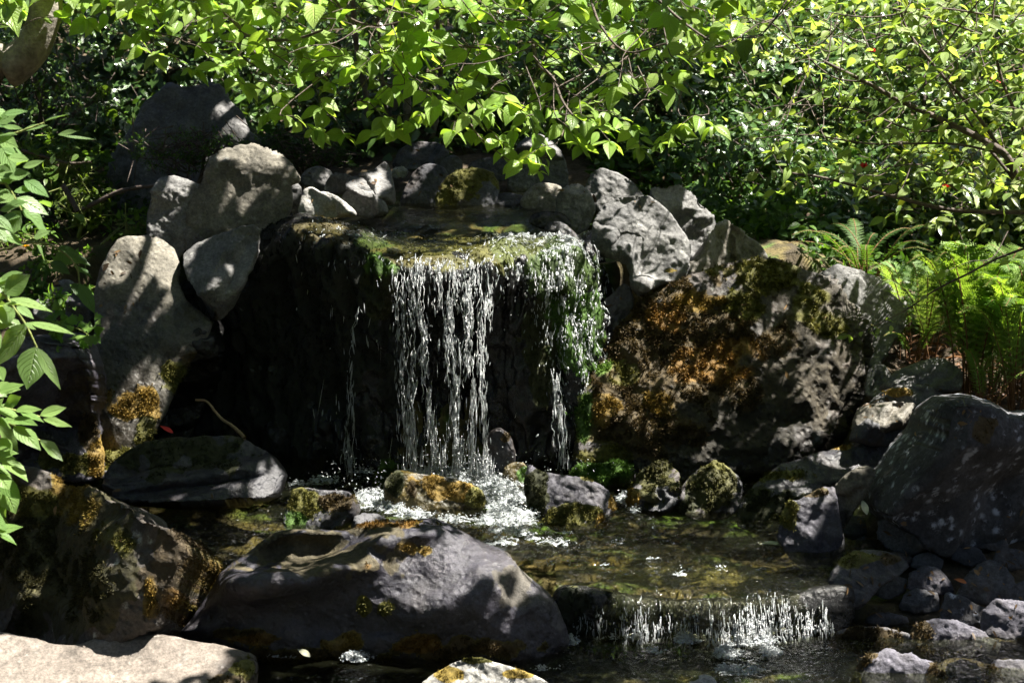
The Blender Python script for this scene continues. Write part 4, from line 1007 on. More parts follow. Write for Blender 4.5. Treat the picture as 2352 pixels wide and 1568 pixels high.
for (a, b, r1, r2, c) in [(1640, 1192, 70, 18, (.10, .20, .02)), (1310, 1222, 100, 22, (.08, .16, .02)), (1540, 1178, 70, 18, (.09, .17, .02)), (1370, 1300, 80, 26, (.17, .12, .035)), (1250, 1290, 70, 26, (.14, .10, .035)), (1560, 1320, 120, 26, (.12, .11, .025)), (1750, 1250, 60, 14, (.12, .14, .03)), (1700, 1330, 90, 24, (.13, .11, .03)),
                        (1480, 1490, 110, 20, (.10, .19, .02)), (1720, 1500, 110, 26, (.05, .10, .03)), (1820, 1545, 40, 20, (.12, .17, .02)), (620, 1570, 100, 20, (.10, .17, .02)), (250, 1120, 70, 14, (.12, .16, .02)), (600, 1180, 90, 20, (.06, .10, .015)), (900, 1175, 50, 14, (.12, .22, .02)), (1130, 1165, 40, 14, (.12, .22, .02))]:
    e = np.clip(1.3 - np.sqrt(((bpx - a) / r1) ** 2 + ((bpy_ - b) / r2) ** 2) + .5 * n1, 0, 1)[:, None] * (P[:, 1:2] < 1.2)
    bedc = bedc * (1 - e) + np.array(c) * e
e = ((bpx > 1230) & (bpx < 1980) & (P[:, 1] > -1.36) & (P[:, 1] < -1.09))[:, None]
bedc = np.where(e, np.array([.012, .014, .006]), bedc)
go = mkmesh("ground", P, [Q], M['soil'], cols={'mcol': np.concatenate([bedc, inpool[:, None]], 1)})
tag(go, kind="structure")

# ------------------------------------------------------------------ the rock the water falls over
CT = np.array([
    # px, lip y, lip z, face y at the foot
    (300, 1.10, .45, 1.05), (400, .98, .62, .90), (480, .88, .76, .80), (560, .74, .90, .68), (620, .62, .965, .58), (680, .47, 1.03, .52), (760, .36, 1.02, .44),
    (860, .25, .985, .36), (905, .18, .968, .38), (940, .15, .962, .46), (1010, .13, .958, .48), (1110, .15, .965, .46), (1145, .20, .975, .34), (1230, .24, .975, .26),
    (1300, .31, .96, .22), (1340, .42, .92, .28), (1372, .55, .80, .40), (1410, .72, .62, .62), (1460, .95, .45, .9)])
cpx = np.linspace(300, 1460, 300)
yl = np.interp(cpx, CT[:, 0], CT[:, 1]); zl = np.interp(cpx, CT[:, 0], CT[:, 2]); yb = np.interp(cpx, CT[:, 0], CT[:, 3])
def smooth1(a, k=7):
    p = np.pad(a, k, mode='edge'); w = np.hanning(2 * k + 1); w /= w.sum()
    return np.convolve(p, w, 'valid')
yl, zl, yb = smooth1(yl), smooth1(zl), smooth1(yb)
rg = np.random.default_rng(11)
rows = []
for k in range(len(cpx)):
    pr = np.array([(1.5, .80), (1.1, .86), (yl[k] + .55, min(.90, zl[k])), (yl[k] + .34, zl[k] + .005), (yl[k] + .13, zl[k] + .012), (yl[k] + .035, zl[k] - .012), (yl[k] + .005, zl[k] - .06),
                   (yl[k] * .75 + yb[k] * .25, zl[k] - .15), (yl[k] * .25 + yb[k] * .75, zl[k] * .62), (yb[k], .3), (yb[k] - .04, .05), (yb[k] - .05, -.25)])
    c = catmull(pr, 14)
    d = np.concatenate([[0], np.cumsum(np.linalg.norm(np.diff(c, axis=0), axis=1))])
    t = np.linspace(0, d[-1], 190)
    rows.append(np.stack([np.interp(t, d, c[:, 0]), np.interp(t, d, c[:, 1])], 1))
rows = np.array(rows)                                        # column, row, (y,z)
# x of a column: where its picture column meets its lip
lx = np.array([aty(p, 600, y)[0] for p, y in zip(cpx, yl)])
V = np.stack([np.repeat(lx[:, None], 190, 1), rows[..., 0], rows[..., 1]], -1).reshape(-1, 3)
nC, nR = len(cpx), 190
ii = (np.arange(nC - 1)[:, None] * nR + np.arange(nR - 1)[None]).ravel()
T = np.concatenate([np.stack([ii, ii + 1, ii + nR + 1], 1), np.stack([ii, ii + nR + 1, ii + nR], 1)])
VN = vnormals(V, T)
if VN[:, 1].mean() > 0:
    T = T[:, ::-1]; VN = -VN
up = np.clip(VN[:, 2], 0, 1)
Vs = V * np.array([1, 1, .35])
disp = .075 * fbm(Vs * 3.2, 4, 5) + .05 * (1 - 2 * np.abs(fbm(Vs * 7, 4, 6))) * (1 - .6 * up) + .010 * fbm(V * 22, 3, 9)
disp *= np.where(up > .75, .35, 1.0)
V = V + VN * disp[:, None]
VN = vnormals(V, T)
CLIFF_V, CLIFF_T, CLIFF_N = V, T, VN
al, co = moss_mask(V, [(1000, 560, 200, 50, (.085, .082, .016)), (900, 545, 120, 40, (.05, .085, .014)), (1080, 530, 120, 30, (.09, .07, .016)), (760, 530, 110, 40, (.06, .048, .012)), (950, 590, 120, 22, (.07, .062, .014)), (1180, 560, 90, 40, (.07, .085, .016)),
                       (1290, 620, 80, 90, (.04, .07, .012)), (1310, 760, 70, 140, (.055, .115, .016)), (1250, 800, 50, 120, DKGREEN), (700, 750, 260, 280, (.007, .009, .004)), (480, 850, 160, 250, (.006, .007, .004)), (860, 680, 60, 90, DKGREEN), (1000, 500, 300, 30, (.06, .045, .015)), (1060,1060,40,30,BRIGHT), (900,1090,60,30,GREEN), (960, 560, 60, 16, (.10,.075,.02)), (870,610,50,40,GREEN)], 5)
org = np.array([0, .8, -.25])
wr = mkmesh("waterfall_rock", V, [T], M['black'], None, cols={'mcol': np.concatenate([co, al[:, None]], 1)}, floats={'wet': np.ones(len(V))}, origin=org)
tag(wr, "broad black wet boulder with a mossy domed top that the water falls over", "boulder")
fa = np.linalg.norm(np.cross(V[T[:, 1]] - V[T[:, 0]], V[T[:, 2]] - V[T[:, 0]]), axis=1) * .5
cpxv, cpyv = topx(V)
fpx, fpy = cpxv[T].mean(1), cpyv[T].mean(1)
front = (VN[T].mean(1)[:, 1] < .35)
w = fa * al[T].mean(1) ** 1.5 * front * np.where((fpy > 620) & (fpx < 1180), .35, 1)
fi = rg.choice(len(T), 9000, p=w / w.sum())
tp = V[T[fi]].mean(1) + rg.normal(size=(9000, 3)) * .003
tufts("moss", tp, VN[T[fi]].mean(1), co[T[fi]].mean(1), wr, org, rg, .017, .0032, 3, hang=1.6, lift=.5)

# ------------------------------------------------------------------ water surfaces
def waves(P, amp, sc, seed, st=(1, 1, 1)):
    return amp * (fbm(P * np.array(st) * sc, 3, seed))
# upper pool: level water that thins to a film over the lip
sel = np.where((cpx > 640) & (cpx < 1360))[0][::2]
VV = []
for k in sel:
    ys = np.linspace(1.55, yl[k] + .02, 70)
    zc = np.interp(-ys, -rows[k][:, 0][:110], rows[k][:, 1][:110])
    f = sstep(yl[k] + .62, yl[k] + .36, ys)
    zw = np.maximum(1.005 * (1 - f) + (zc + .014) * f, np.where(f > .5, zc + .010, -9))
    VV.append(np.stack([np.full(70, lx[k]), ys, zw], 1))
VV = np.array(VV).reshape(-1, 3)
n_c = len(sel)
VV[:, 2] += waves(VV, .0045, 14, 2, (1, .7, 1)) + waves(VV, .002, 40, 3)
ii = (np.arange(n_c - 1)[:, None] * 70 + np.arange(69)[None]).ravel()
w1 = mkmesh("water", VV, [np.stack([ii, ii + 70, ii + 71, ii + 1], 1)[:, ::-1]], M['upool'])
tag(w1, kind="structure")

# lower pool, ending at the lip of the little cascade, with its sheet curving over
lip = np.array([(-300, 1345), (200, 1345), (900, 1345), (1250, 1345), (1290, 1350), (1370, 1352), (1450, 1362), (1560, 1372), (1700, 1370), (1800, 1362), (1900, 1342), (1960, 1320), (2100, 1300)], float)
lipx = np.linspace(-300, 2050, 470)
lipy = np.interp(lipx, lip[:, 0], lip[:, 1]) + 20 * fbm(np.stack([lipx / 95, lipx * 0, lipx * 0], 1), 3, 4)
LP = atz(lipx, lipy, 0.0)
VV = []
for k in range(len(lipx)):
    x0, y0 = LP[k, 0], LP[k, 1]
    ys = y0 + .22 + np.linspace(0, 1, 150)[::-1] ** 1.4 * (.5 - y0)
    xs = x0 * (ys + 10) / (y0 + 10)
    VV.append(np.stack([xs, ys, np.zeros_like(ys) - .004 * sstep(.32, .22, ys - y0)], 1))
VV = np.array(VV)
nr = VV.shape[1]
PV = VV.reshape(-1, 3)
churn = np.zeros(len(PV)); ppx, ppy = topx(PV)
for (a, b, r1, r2) in [(1050, 1110, 160, 60), (1170, 1200, 130, 70), (880, 1160, 90, 50), (1300, 1250, 160, 70), (740, 1120, 90, 30), (600, 1150, 80, 25), (1450, 1170, 60, 40)]:
    churn = np.maximum(churn, np.exp(-(((ppx - a) / r1) ** 2 + ((ppy - b) / r2) ** 2)))
flow = np.exp(-(((ppx - 1420) / 330) ** 2 + ((ppy - 1290) / 75) ** 2))
PV[:, 2] += flow * (waves(PV, .007, 17, 16, (1, 1.6, 1)) + waves(PV, .004, 48, 17, (1, 1.5, 1)))
PV[:, 2] += waves(PV, .006, 9, 12, (1, 1.8, 1)) + waves(PV, .004, 26, 13, (1, 1.7, 1)) + churn * (waves(PV, .018, 16, 14) + waves(PV, .008, 45, 15))
n_c = len(lipx)
ii = (np.arange(n_c - 1)[:, None] * nr + np.arange(nr - 1)[None]).ravel()
w2 = mkmesh("water", PV, [np.stack([ii, ii + nr, ii + nr + 1, ii + 1], 1)[:, ::-1]], M['pool'])
tag(w2, kind="structure")

# stream below
xs = np.linspace(-2.6, 3.0, 420); ys = np.linspace(-3.2, -1.12, 170)
X, Y = np.meshgrid(xs, ys)
PV = np.stack([X.ravel(), Y.ravel(), np.full(X.size, -.178)], 1)
ppx, ppy = topx(PV)
ch = np.exp(-(((ppx - 1650) / 260) ** 2 + ((ppy - 1490) / 50) ** 2))
PV[:, 2] += waves(PV, .006, 8, 22) + waves(PV, .003, 24, 23) + ch * (waves(PV, .012, 18, 24) + waves(PV, .005, 50, 25))
nx = len(xs)
ii = (np.arange(len(ys) - 1)[:, None] * nx + np.arange(nx - 1)[None]).ravel()
w3 = mkmesh("water", PV, [np.stack([ii, ii + 1, ii + nx + 1, ii + nx], 1)], M['stream'])
tag(w3, kind="structure")

# ------------------------------------------------------------------ falling water
def beads(name, P, D, ln, rad, mat, parent, sides=5):
    """drawn-out drops: one spindle for each point"""
    n = len(P)
    if n == 0: return None
    D = unit(D)
    rr = np.random.default_rng(n)
    s = unit(np.cross(D, rr.normal(size=(n, 3)))); b = np.cross(D, s)
    ts = np.array([-.5, -.25, .12, .5]); rs = np.array([.12, .75, 1.0, .15])
    ang = np.linspace(0, 2 * math.pi, sides, endpoint=False)
    V = P[:, None, None] + D[:, None, None] * (ts[None, :, None, None] * ln[:, None, None, None]) \
        + (rs[None, :, None, None] * rad[:, None, None, None]) * (np.cos(ang)[None, None, :, None] * s[:, None, None] + np.sin(ang)[None, None, :, None] * b[:, None, None])
    nv = 4 * sides
    V = V.reshape(-1, 3)
    q = []
    for r in range(3):
        for j in range(sides):
            q.append((r * sides + j, r * sides + (j + 1) % sides, (r + 1) * sides + (j + 1) % sides, (r + 1) * sides + j))
    q = (np.arange(n)[:, None, None] * nv + np.array(q)[None]).reshape(-1, 4)
    return mkmesh(name, V, [q], mat, parent)

wf = empty("waterfall", (0, 0, 0), "white broken strands of water falling over the black mossy boulder into the pool", "waterfall")
def fall_y(py, y0=.13):
    return y0 - .15 * np.sqrt(np.clip((py - 600) / 490, 0, 1.2))
STR = [
    [(615, 912, 16, .7), (720, 914, 13, .7), (800, 920, 14, .6), (900, 927, 16, .55), (1000, 935, 18, .5), (1095, 945, 28, .45)],
    [(640, 938, 10, .5), (720, 946, 8, .7), (850, 948, 7, .7), (1000, 946, 11, .6), (1090, 950, 20, .4)],
    [(605, 960, 18, .9), (700, 967, 11, 1.1), (850, 977, 9, 1.1), (950, 990, 11, 1.1), (1095, 1000, 22, 1.1)],
    [(602, 1002, 14, .8), (700, 1014, 9, 1), (780, 1021, 6, .9), (880, 1027, 4, .5)],
    [(600, 1045, 16, .9), (700, 1034, 12, 1.1), (850, 1040, 10, 1.2), (950, 1047, 11, 1.2), (1095, 1052, 28, 1.1)],
    [(598, 1085, 18, 1.0), (700, 1072, 17, 1.0), (780, 1070, 16, 1.2), (850, 1075, 14, .9), (900, 1084, 11, .8), (1000, 1086, 12, .4), (1095, 1090, 20, .5)],
    [(596, 1122, 12, 1.0), (700, 1116, 13, 1.1), (800, 1109, 10, 1.0), (900, 1106, 9, 1.0), (1000, 1111, 11, 1.0), (1095, 1117, 18, 1.0)],
    [(596, 1015, 115, .42), (640, 1015, 112, .32), (690, 1015, 108, .10), (760, 1020, 100, .02), (900, 1020, 100, .012), (1095, 1020, 105, .05)],
    [(700, 822, 4, .1), (790, 808, 6, .3), (850, 804, 7, .4), (950, 802, 9, .4), (1090, 799, 15, .55)],
    [(590, 700, 90, .01), (800, 830, 60, .02), (1000, 760, 60, .015)],
    [(850, 1272, 9, .45), (930, 1284, 11, .55), (1000, 1290, 13, .4), (1075, 1292, 22, .3)],
]
rg = np.random.default_rng(5)
for si, S in enumerate(STR):
    S = np.array(S, float)
    py0, py1 = S[0, 0], S[-1, 0]
    pyc = np.linspace(py0, py1, 400)
    dens = np.interp(pyc, S[:, 0], S[:, 2]) * np.interp(pyc, S[:, 0], S[:, 3])
    n = int(dens.sum() * (py1 - py0) / 400 / F * 10 / F * 10 / (.0045 * .012) * 1.5)
    py = rg.choice(pyc, n, p=dens / dens.sum()) + rg.uniform(-2, 2, n)
    cen = np.interp(py, S[:, 0], S[:, 1]); hw = np.interp(py, S[:, 0], S[:, 2])
    wob = 5 * fbm(np.stack([py / 38, np.full(n, si * 3.3), np.zeros(n)], 1), 3, 2)
    off = rg.normal(size=n)
    px = cen + wob + off * hw * .56
    nz = fbm(np.stack([px / 14, py / 70, np.full(n, 4.0)], 1), 3, 6)
    keep = nz > (-.05 if si in (7,) else -.2) + rg.normal(size=n) * .12
    px, py, off = px[keep], py[keep], off[keep]
    n = len(px)
    ybase = np.interp(px, cpx, yl)
    if si in (8, 9):
        Yb = np.interp(px, cpx, np.minimum(yl, yb)) - .10
    elif si == 10:
        Yb = np.full(n, .13)
    else:
        Yb = ybase - .035 - .13 * np.sqrt(np.clip((py - 600) / 490, 0, 1.2))
    P = aty(px, py, 0.0); d = ray(px, py); t = (Yb + rg.normal(size=n) * .012 - CAM[1]) / d[:, 1]; P = CAM + d * t[:, None]
    tf_ = np.clip((py - 600) / 490, 0, 1)
    D = np.stack([rg.normal(size=n) * (.08 + .16 * (1 - tf_)), -.25 * (1 - tf_) + rg.normal(size=n) * .2, -np.ones(n)], 1)
    ln = rg.gamma(2.4, .012, n) * (.6 + 1.5 * tf_) + .005
    rad = rg.gamma(3, .00046, n) * (1.1 - .3 * tf_) + .0003
    tag(beads("water_strand", P, D, ln, rad, M['fall'], wf), kind="stuff")
    # threads of water drawn out along the strand
    if si not in (7, 9):
        tb = TB()
        nth = int(2 + 3.5 * S[:, 3].mean() * S[:, 2].mean() / 12) if si not in (8, 10) else 4
        for q_ in range(nth):
            p0 = rg.uniform(py0 - 4, py1 - 60) if q_ > nth // 3 else py0 + rg.uniform(-6, 30)
            p1 = min(py1, p0 + rg.uniform(40, 190))
            pp = np.linspace(p0, p1, 14)
            o_ = rg.normal() * .55
            c = np.interp(pp, S[:, 0], S[:, 1]) + o_ * np.interp(pp, S[:, 0], S[:, 2]) + 5 * fbm(np.stack([pp / 38, np.full(14, si * 3.3), np.zeros(14)], 1), 3, 2) + 4.5 * fbm(np.stack([pp / 20, np.full(14, q_ * 7.7), np.zeros(14)], 1), 2, 5)
            if si == 8: Yr = np.interp(c, cpx, np.minimum(yl, yb)) - .10
            elif si == 10: Yr = np.full(14, .12)
            else: Yr = np.interp(c, cpx, yl) - .033 - .13 * np.sqrt(np.clip((pp - 600) / 490, 0, 1.2)) + rg.normal() * .008
            d = ray(c, pp)
            tb.tube(CAM + d * ((Yr - CAM[1]) / d[:, 1])[:, None], rg.uniform(.0008, .0024), rg.uniform(.0004, .0014), 5, 2, .8, q_)
        tag(tb.build("water_strand", M['fall'], wf), kind="stuff")
# thin water running over the green right shoulder
dens = np.zeros(len(fpx))
for (a, b, r1, r2, s) in [(1180, 555, 50, 22, .4), (1250, 545, 60, 30, .8), (1310, 590, 40, 45, 1.), (1290, 650, 60, 60, .8), (1300, 730, 50, 80, .9), (1265, 700, 30, 80, .5), (1335, 800, 30, 80, .6), (1310, 870, 30, 50, .4), (1370, 760, 20, 90, .3), (1180, 620, 70, 20, .5), (780, 535, 60, 12, .15), (720, 545, 40, 14, .1), (1190, 660, 50, 50, .12), (950, 600, 60, 12, .15), (1080, 590, 60, 12, .25), (860, 590, 60, 50, .06), (900,560,80,12,.05)]:
    dens += s * np.exp(-(((fpx - a) / r1) ** 2 + ((fpy - b) / r2) ** 2))
cent = V[T].mean(1) if False else CLIFF_V[CLIFF_T].mean(1)
nn_ = CLIFF_N[CLIFF_T].mean(1)
nzz = fbm(cent * np.array([26, 26, 8]), 3, 12)
w = fa * dens * front * np.clip(.25 + nzz, 0, 1.2)
nb = 4400
fi = rg.choice(len(fa), nb, p=w / w.sum())
P = cent[fi] + nn_[fi] * .012 + rg.normal(size=(nb, 3)) * .004
gdir = np.array([0, -.15, -1.0]); D = gdir - nn_[fi] * (nn_[fi] @ gdir)[:, None] + rg.normal(size=(nb, 3)) * .12
tag(beads("water_strand", P, D, rg.gamma(3, .0045, nb) + .004, rg.gamma(4, .0005, nb), M['fall'], wf), kind="stuff")

# froth, with pale flecks drawn as sun glints on the pool
def foam_glints(spots, z, seed, step=.005, nb=3400):
    S = np.array(spots, float)
    C = atz(S[:, 0], S[:, 1], z)
    mn = C[:, :2].min(0) - .35; mx = C[:, :2].max(0) + .35
    xs = np.arange(mn[0], mx[0], step); ys = np.arange(mn[1], mx[1], step)
    X, Y = np.meshgrid(xs, ys)
    P = np.stack([X.ravel(), Y.ravel(), np.full(X.size, z)], 1)
    px, py = topx(P)
    m = np.zeros(len(P))
    for (a, b, r1, r2, s) in spots:
        m = np.maximum(m, s * np.exp(-(((px - a) / r1) ** 2 + ((py - b) / r2) ** 2)))
    nz = fbm(P * 16, 5, seed, .6); nr = 1 - np.abs(fbm(P * np.array([18, 30, 1]), 4, seed + 3, .6)) * 2.2
    mask = m * (1 + .5 * nz) + .30 * m * nr
    h = np.clip(mask - .42, 0, 1)
    P[:, 2] += .004 + .022 * h * (1 + .5 * fbm(P * 40, 3, seed + 1)) + .003 * fbm(P * 95, 3, seed + 6, .7) * sstep(0, .3, h)
    nx = len(xs)
    ii = (np.arange(len(ys) - 1)[:, None] * nx + np.arange(nx - 1)[None]).ravel()
    q = np.stack([ii, ii + 1, ii + nx + 1, ii + nx], 1)
    rr = np.random.default_rng(seed)
    hole = fbm(P * 60, 5, seed + 9, .75)
    q = q[(mask[q].mean(1) > .5) & (hole[q].mean(1) + .9 * h[q].mean(1) > -.04)]
    used = np.unique(q); re = np.full(len(P), -1); re[used] = np.arange(len(used))
    o = mkmesh("foam_glints", P[used], [re[q]], M['foam_glints'])
    tag(o, kind="stuff")
    w = np.clip(mask - .28, 0, 1) * np.clip(.5 + fbm(P * 30, 3, seed + 2), 0, 2)
    i = rr.choice(len(P), nb, p=w / w.sum())
    Pb = P[i] + np.array([0, 0, .004]) + np.abs(rr.normal(size=(nb, 3))) * np.array([.002, .002, .006])
    tag(beads("foam_glints", Pb, rr.normal(size=(nb, 3)) * [1, 1, .4], rr.gamma(3, .0028, nb) + .002, rr.gamma(3, .0007, nb), M['fall'], None), kind="stuff")
    return o
foam_glints([(850, 1150, 40, 24, 1), (900, 1165, 50, 18, 1), (950, 1185, 50, 13, .9), (1000, 1090, 80, 12, 1), (1090, 1095, 70, 22, 1.1), (1140, 1120, 60, 32, 1.2), (1165, 1155, 55, 32, 1.2), (1175, 1188, 62, 28, 1.25), (1120, 1198, 60, 12, .8), (1040, 1196, 60, 9, .8), (1170, 1222, 70, 20, .75), (1270, 1250, 70, 10, .6), (1150, 1250, 50, 10, .6),
      (740, 1108, 45, 9, .9), (700, 1115, 40, 6, .7), (600, 1140, 45, 7, .8), (545, 1150, 30, 6, .55), (1430, 1148, 22, 14, .9), (1460, 1172, 20, 9, .8), (1490, 1195, 14, 5, .6), (840, 1085, 40, 10, .6), (1500, 1215, 12, 5, .6), (1300,1225,30,5,.5), (1230, 1240, 34, 5, .66), (1330, 1262, 28, 4, .6), (1420, 1250, 22, 4, .58), (1500, 1285, 28, 4, .58), (1390, 1300, 24, 4, .58), (1560, 1322, 30, 4, .58), (1650, 1310, 24, 4, .56), (1270, 1300, 22, 4, .58)], 0.0, 41)  # the thin late spots stand in for sun glints on the water
foam_glints([(1580, 1474, 45, 8, .95), (1690, 1480, 50, 12, .8), (1670, 1505, 40, 18, .7), (1740, 1475, 60, 12, .7), (1770, 1500, 40, 14, .6), (1690, 1545, 60, 14, .7), (1860, 1440, 60, 6, .8), (1440, 1470, 60, 6, .55), (1310, 1478, 26, 7, .8), (820, 1516, 38, 8, 1.1), (530, 1480, 50, 7, .75), (590, 1500, 40, 5, .6), (470, 1465, 30, 5, .6), (650, 1512, 60, 5, .5), (1250,1540,40,6,.5), (1800,1455,50,6,.6), (1510,1500,50,8,.4)], -.175, 42)

# flying drops at the foot of the fall
n = 420
pc = rg.choice([(1000, 1060), (1060, 1080), (1110, 1080), (880, 1090), (800, 1080), (1170, 1110), (1300, 1060)], n)
P = aty(pc[:, 0] + rg.normal(size=n) * 45, pc[:, 1] + rg.normal(size=n) * 22 - 10, .0) + np.array([0, 1, 0]) * rg.uniform(-.25, .1, (n, 1))
P = P[P[:, 2] > .01]
n = len(P)
db = beads("water_droplets", P, rg.normal(size=(n, 3)) + np.array([0, 0, .8]), rg.gamma(2, .003, n) + .002, rg.gamma(3, .0006, n), M['fall'], None)
tag(db, kind="stuff")

# little cascade
lc_ = empty("waterfall", tuple(atz(1600, 1480, -.18)), "low little cascade of glassy water spilling over the dark mossy ledge at lower right", "waterfall")
lo = np.array(lc_.location)
def casc(t, x):
    """height and forward reach of the sheet from the pool (t=0) to the stream (t=1)"""
    n_ = fbm(np.stack([x * 3.2, x * 0, x * 0], 1), 3, 9)
    dy = .24 - .31 * np.interp(t, [0, .3, .55, .8, 1], [0, .60, .88, .97, 1.0]) * (1 + .18 * n_)
    dz = -.003 - .187 * np.interp(t, [0, .15, .3, .42, .55, .72, 1], [0, .02, .09, .22, .42, .68, 1.0])
    return dy, dz
k0 = np.where((lipx > 1275) & (lipx < 1945))[0]
VV = []
nt_ = 44
for k in k0:
    t = np.linspace(0, 1, nt_)
    dy, dz = casc(t, np.full(nt_, LP[k, 0]))
    VV.append(np.stack([np.full(nt_, LP[k, 0]), LP[k, 1] + dy, dz], 1))
VV = np.array(VV)
fl = VV.reshape(-1, 3) * np.array([30, 6, 5])
VV[:, :, 1] += (.010 * fbm(fl, 3, 4)).reshape(VV.shape[:2]) * np.linspace(0, 1, nt_)[None]
VV[:, :, 2] += (.005 * fbm(fl * .6, 3, 5)).reshape(VV.shape[:2])
nk = len(k0)
ii = (np.arange(nk - 1)[:, None] * nt_ + np.arange(nt_ - 1)[None]).ravel()
M['cascade'] = M['pool']
mkmesh("water_sheet", VV.reshape(-1, 3) - lo, [np.stack([ii, ii + nt_, ii + nt_ + 1, ii + 1], 1)[:, ::-1]], M['cascade'], lc_)
def on_sheet(px, t, off=.008):
    x = np.interp(px, lipx, LP[:, 0]); dy, dz = casc(t, x)
    return np.stack([x, np.interp(px, lipx, LP[:, 1]) + dy - off, dz + off * .5], 1)
for (pa, pb, n, sl, ta) in [(1410, 1480, 13, 2, .48), (1480, 1580, 18, 3, .48), (1580, 1655, 12, 6, .48), (1655, 1705, 20, 14, .46), (1705, 1765, 28, 16, .44), (1765, 1810, 14, 10, .46), (1805, 1860, 13, 4, .48), (1860, 1930, 14, -4, .48), (1310, 1400, 12, 0, .52)]:
    tb = TB()
    bp_ = []; bd_ = []
    cl = rg.uniform(pa, pb, n * 2)
    for q_ in range(n):
        p = cl[q_] + rg.normal() * 2
        t0 = ta + rg.uniform(-.04, .32); t1 = min(1, t0 + rg.uniform(.08, .5 if pa > 1650 else .32))
        t = np.linspace(t0, t1, 9)
        W_ = on_sheet(p + sl * (t - .4) + 2.0 * fbm(np.stack([t * 6, np.full(9, q_ * 3.1 + pa), t * 0], 1), 2, 3), t, .006)
        tb.tube(W_, rg.uniform(.0007, .0024), rg.uniform(.0004, .0014), 5, 2, .6, q_)
        m_ = rg.integers(3, 12)
        tt = np.clip(rg.uniform(t0 - .12, t1 + .1, m_), .1, 1)
        bp_.append(on_sheet(p + rg.normal(size=m_) * 5, tt, .008)); bd_.append(np.stack([rg.normal(size=m_) * .15, -.4 * (1 - tt), -.3 - tt], 1))
    tag(mkmesh("water_strand", np.concatenate(tb.V) - lo, [np.concatenate(tb.F)], M['fall'], lc_), kind="stuff")
    bp_ = np.concatenate(bp_); bd_ = np.concatenate(bd_); m_ = len(bp_)
    tag(beads("water_drops", bp_ - lo, bd_, rg.gamma(2.5, .006, m_) + .003, rg.gamma(3, .0006, m_), M['fall'], lc_), kind="stuff")
stone("rock", "black wet rock in the gap between the two front boulders",
      [(425, 1480), (440, 1400), (470, 1345), (500, 1325), (520, 1345), (510, 1420), (490, 1490)], 'black', y=-1.12, lean=.3, nf=3, wet=1)  # dark stone added where only a dark gap shows

stone("rock", "black wet rock in the gap between the tall brown boulder and the waterfall boulder",
      [(470, 770), (490, 728), (512, 728), (530, 790), (490, 900), (440, 1000), (400, 1050), (330, 1060), (380, 950), (430, 860)], 'black', y=.6, lean=.2, nf=3, wet=1)  # filler added to cover a bright strip with black
# ------------------------------------------------------------------ where the lit places lie on the rocks and the cliff
from mathutils.bvhtree import BVHTree
_bv = []; _bf = []; _bn = 0
for o in ROCKS + [wr]:
    me = o.data
    v = np.empty(len(me.vertices) * 3, np.float32); me.vertices.foreach_get("co", v); v = v.reshape(-1, 3) + np.array(o.location)
    f = np.empty(len(me.loops), np.int32); me.loops.foreach_get("vertex_index", f)
    _bv.append(v); _bf.append(f.reshape(-1, 3) + _bn); _bn += len(v)
_tree = BVHTree.FromPolygons(np.concatenate(_bv).tolist(), np.concatenate(_bf).tolist())
def on_scene(px, py, y, tol=.7):
    P = aty(px, py, y)
    h = _tree.ray_cast(Vector(CAM), Vector(unit(ray(px, py))))
    if h[0] is not None and abs(h[0][1] - y) < tol:
        return np.array(h[0])
    return P
for (px, py, y, r) in LITPX:
    # the fall and the plants hang free in the air; the rest lies on stone
    free = (885 < px < 1135 and 600 < py < 1060) or r in (.26, .22, .20) or y <= -2.5 or y >= 2.5
    LIT.append((aty(px, py, y) if free else on_scene(px, py, y), r))
for (px, py, y, r) in HARDPX:
    HARD.append((on_scene(px, py, y), r))
ROCKLIT = []
for (c_, r_), (px_, py_, y_, r2_) in zip(LIT, LITPX):
    if r_ not in (.26, .22, .20) and -2.4 < y_ < 2.4 and not (px_ < 300 and py_ > 300 and y_ < -2): ROCKLIT.append((c_, r_))
for px_ in range(895, 1130, 25):
    for py_ in range(610, 1090, 40): ROCKLIT.append((aty(px_, py_, .03), .07))
def thin(P, A, L, rg, rad=.045, many=3, p=.75):
    """crowns spread their leaves to the light: drop most of those deep under others"""
    C = P + A * (L * .5)[:, None] / np.maximum(np.linalg.norm(A, axis=1, keepdims=True), 1e-6)
    a, b, s = C @ _sa, C @ _sb, C @ SUN
    cnt = np.zeros(len(P))
    for k in range(0, len(P), 1500):
        d2 = (a[k:k + 1500, None] - a) ** 2 + (b[k:k + 1500, None] - b) ** 2
        cnt[k:k + 1500] = ((d2 < rad ** 2) & (s > s[k:k + 1500, None] + .02)).sum(1)
    return rg.random(len(P)) > np.where(cnt >= many, p, np.where(cnt == many - 1, p * .75, np.where(cnt == many - 2, p * .4, 0)))

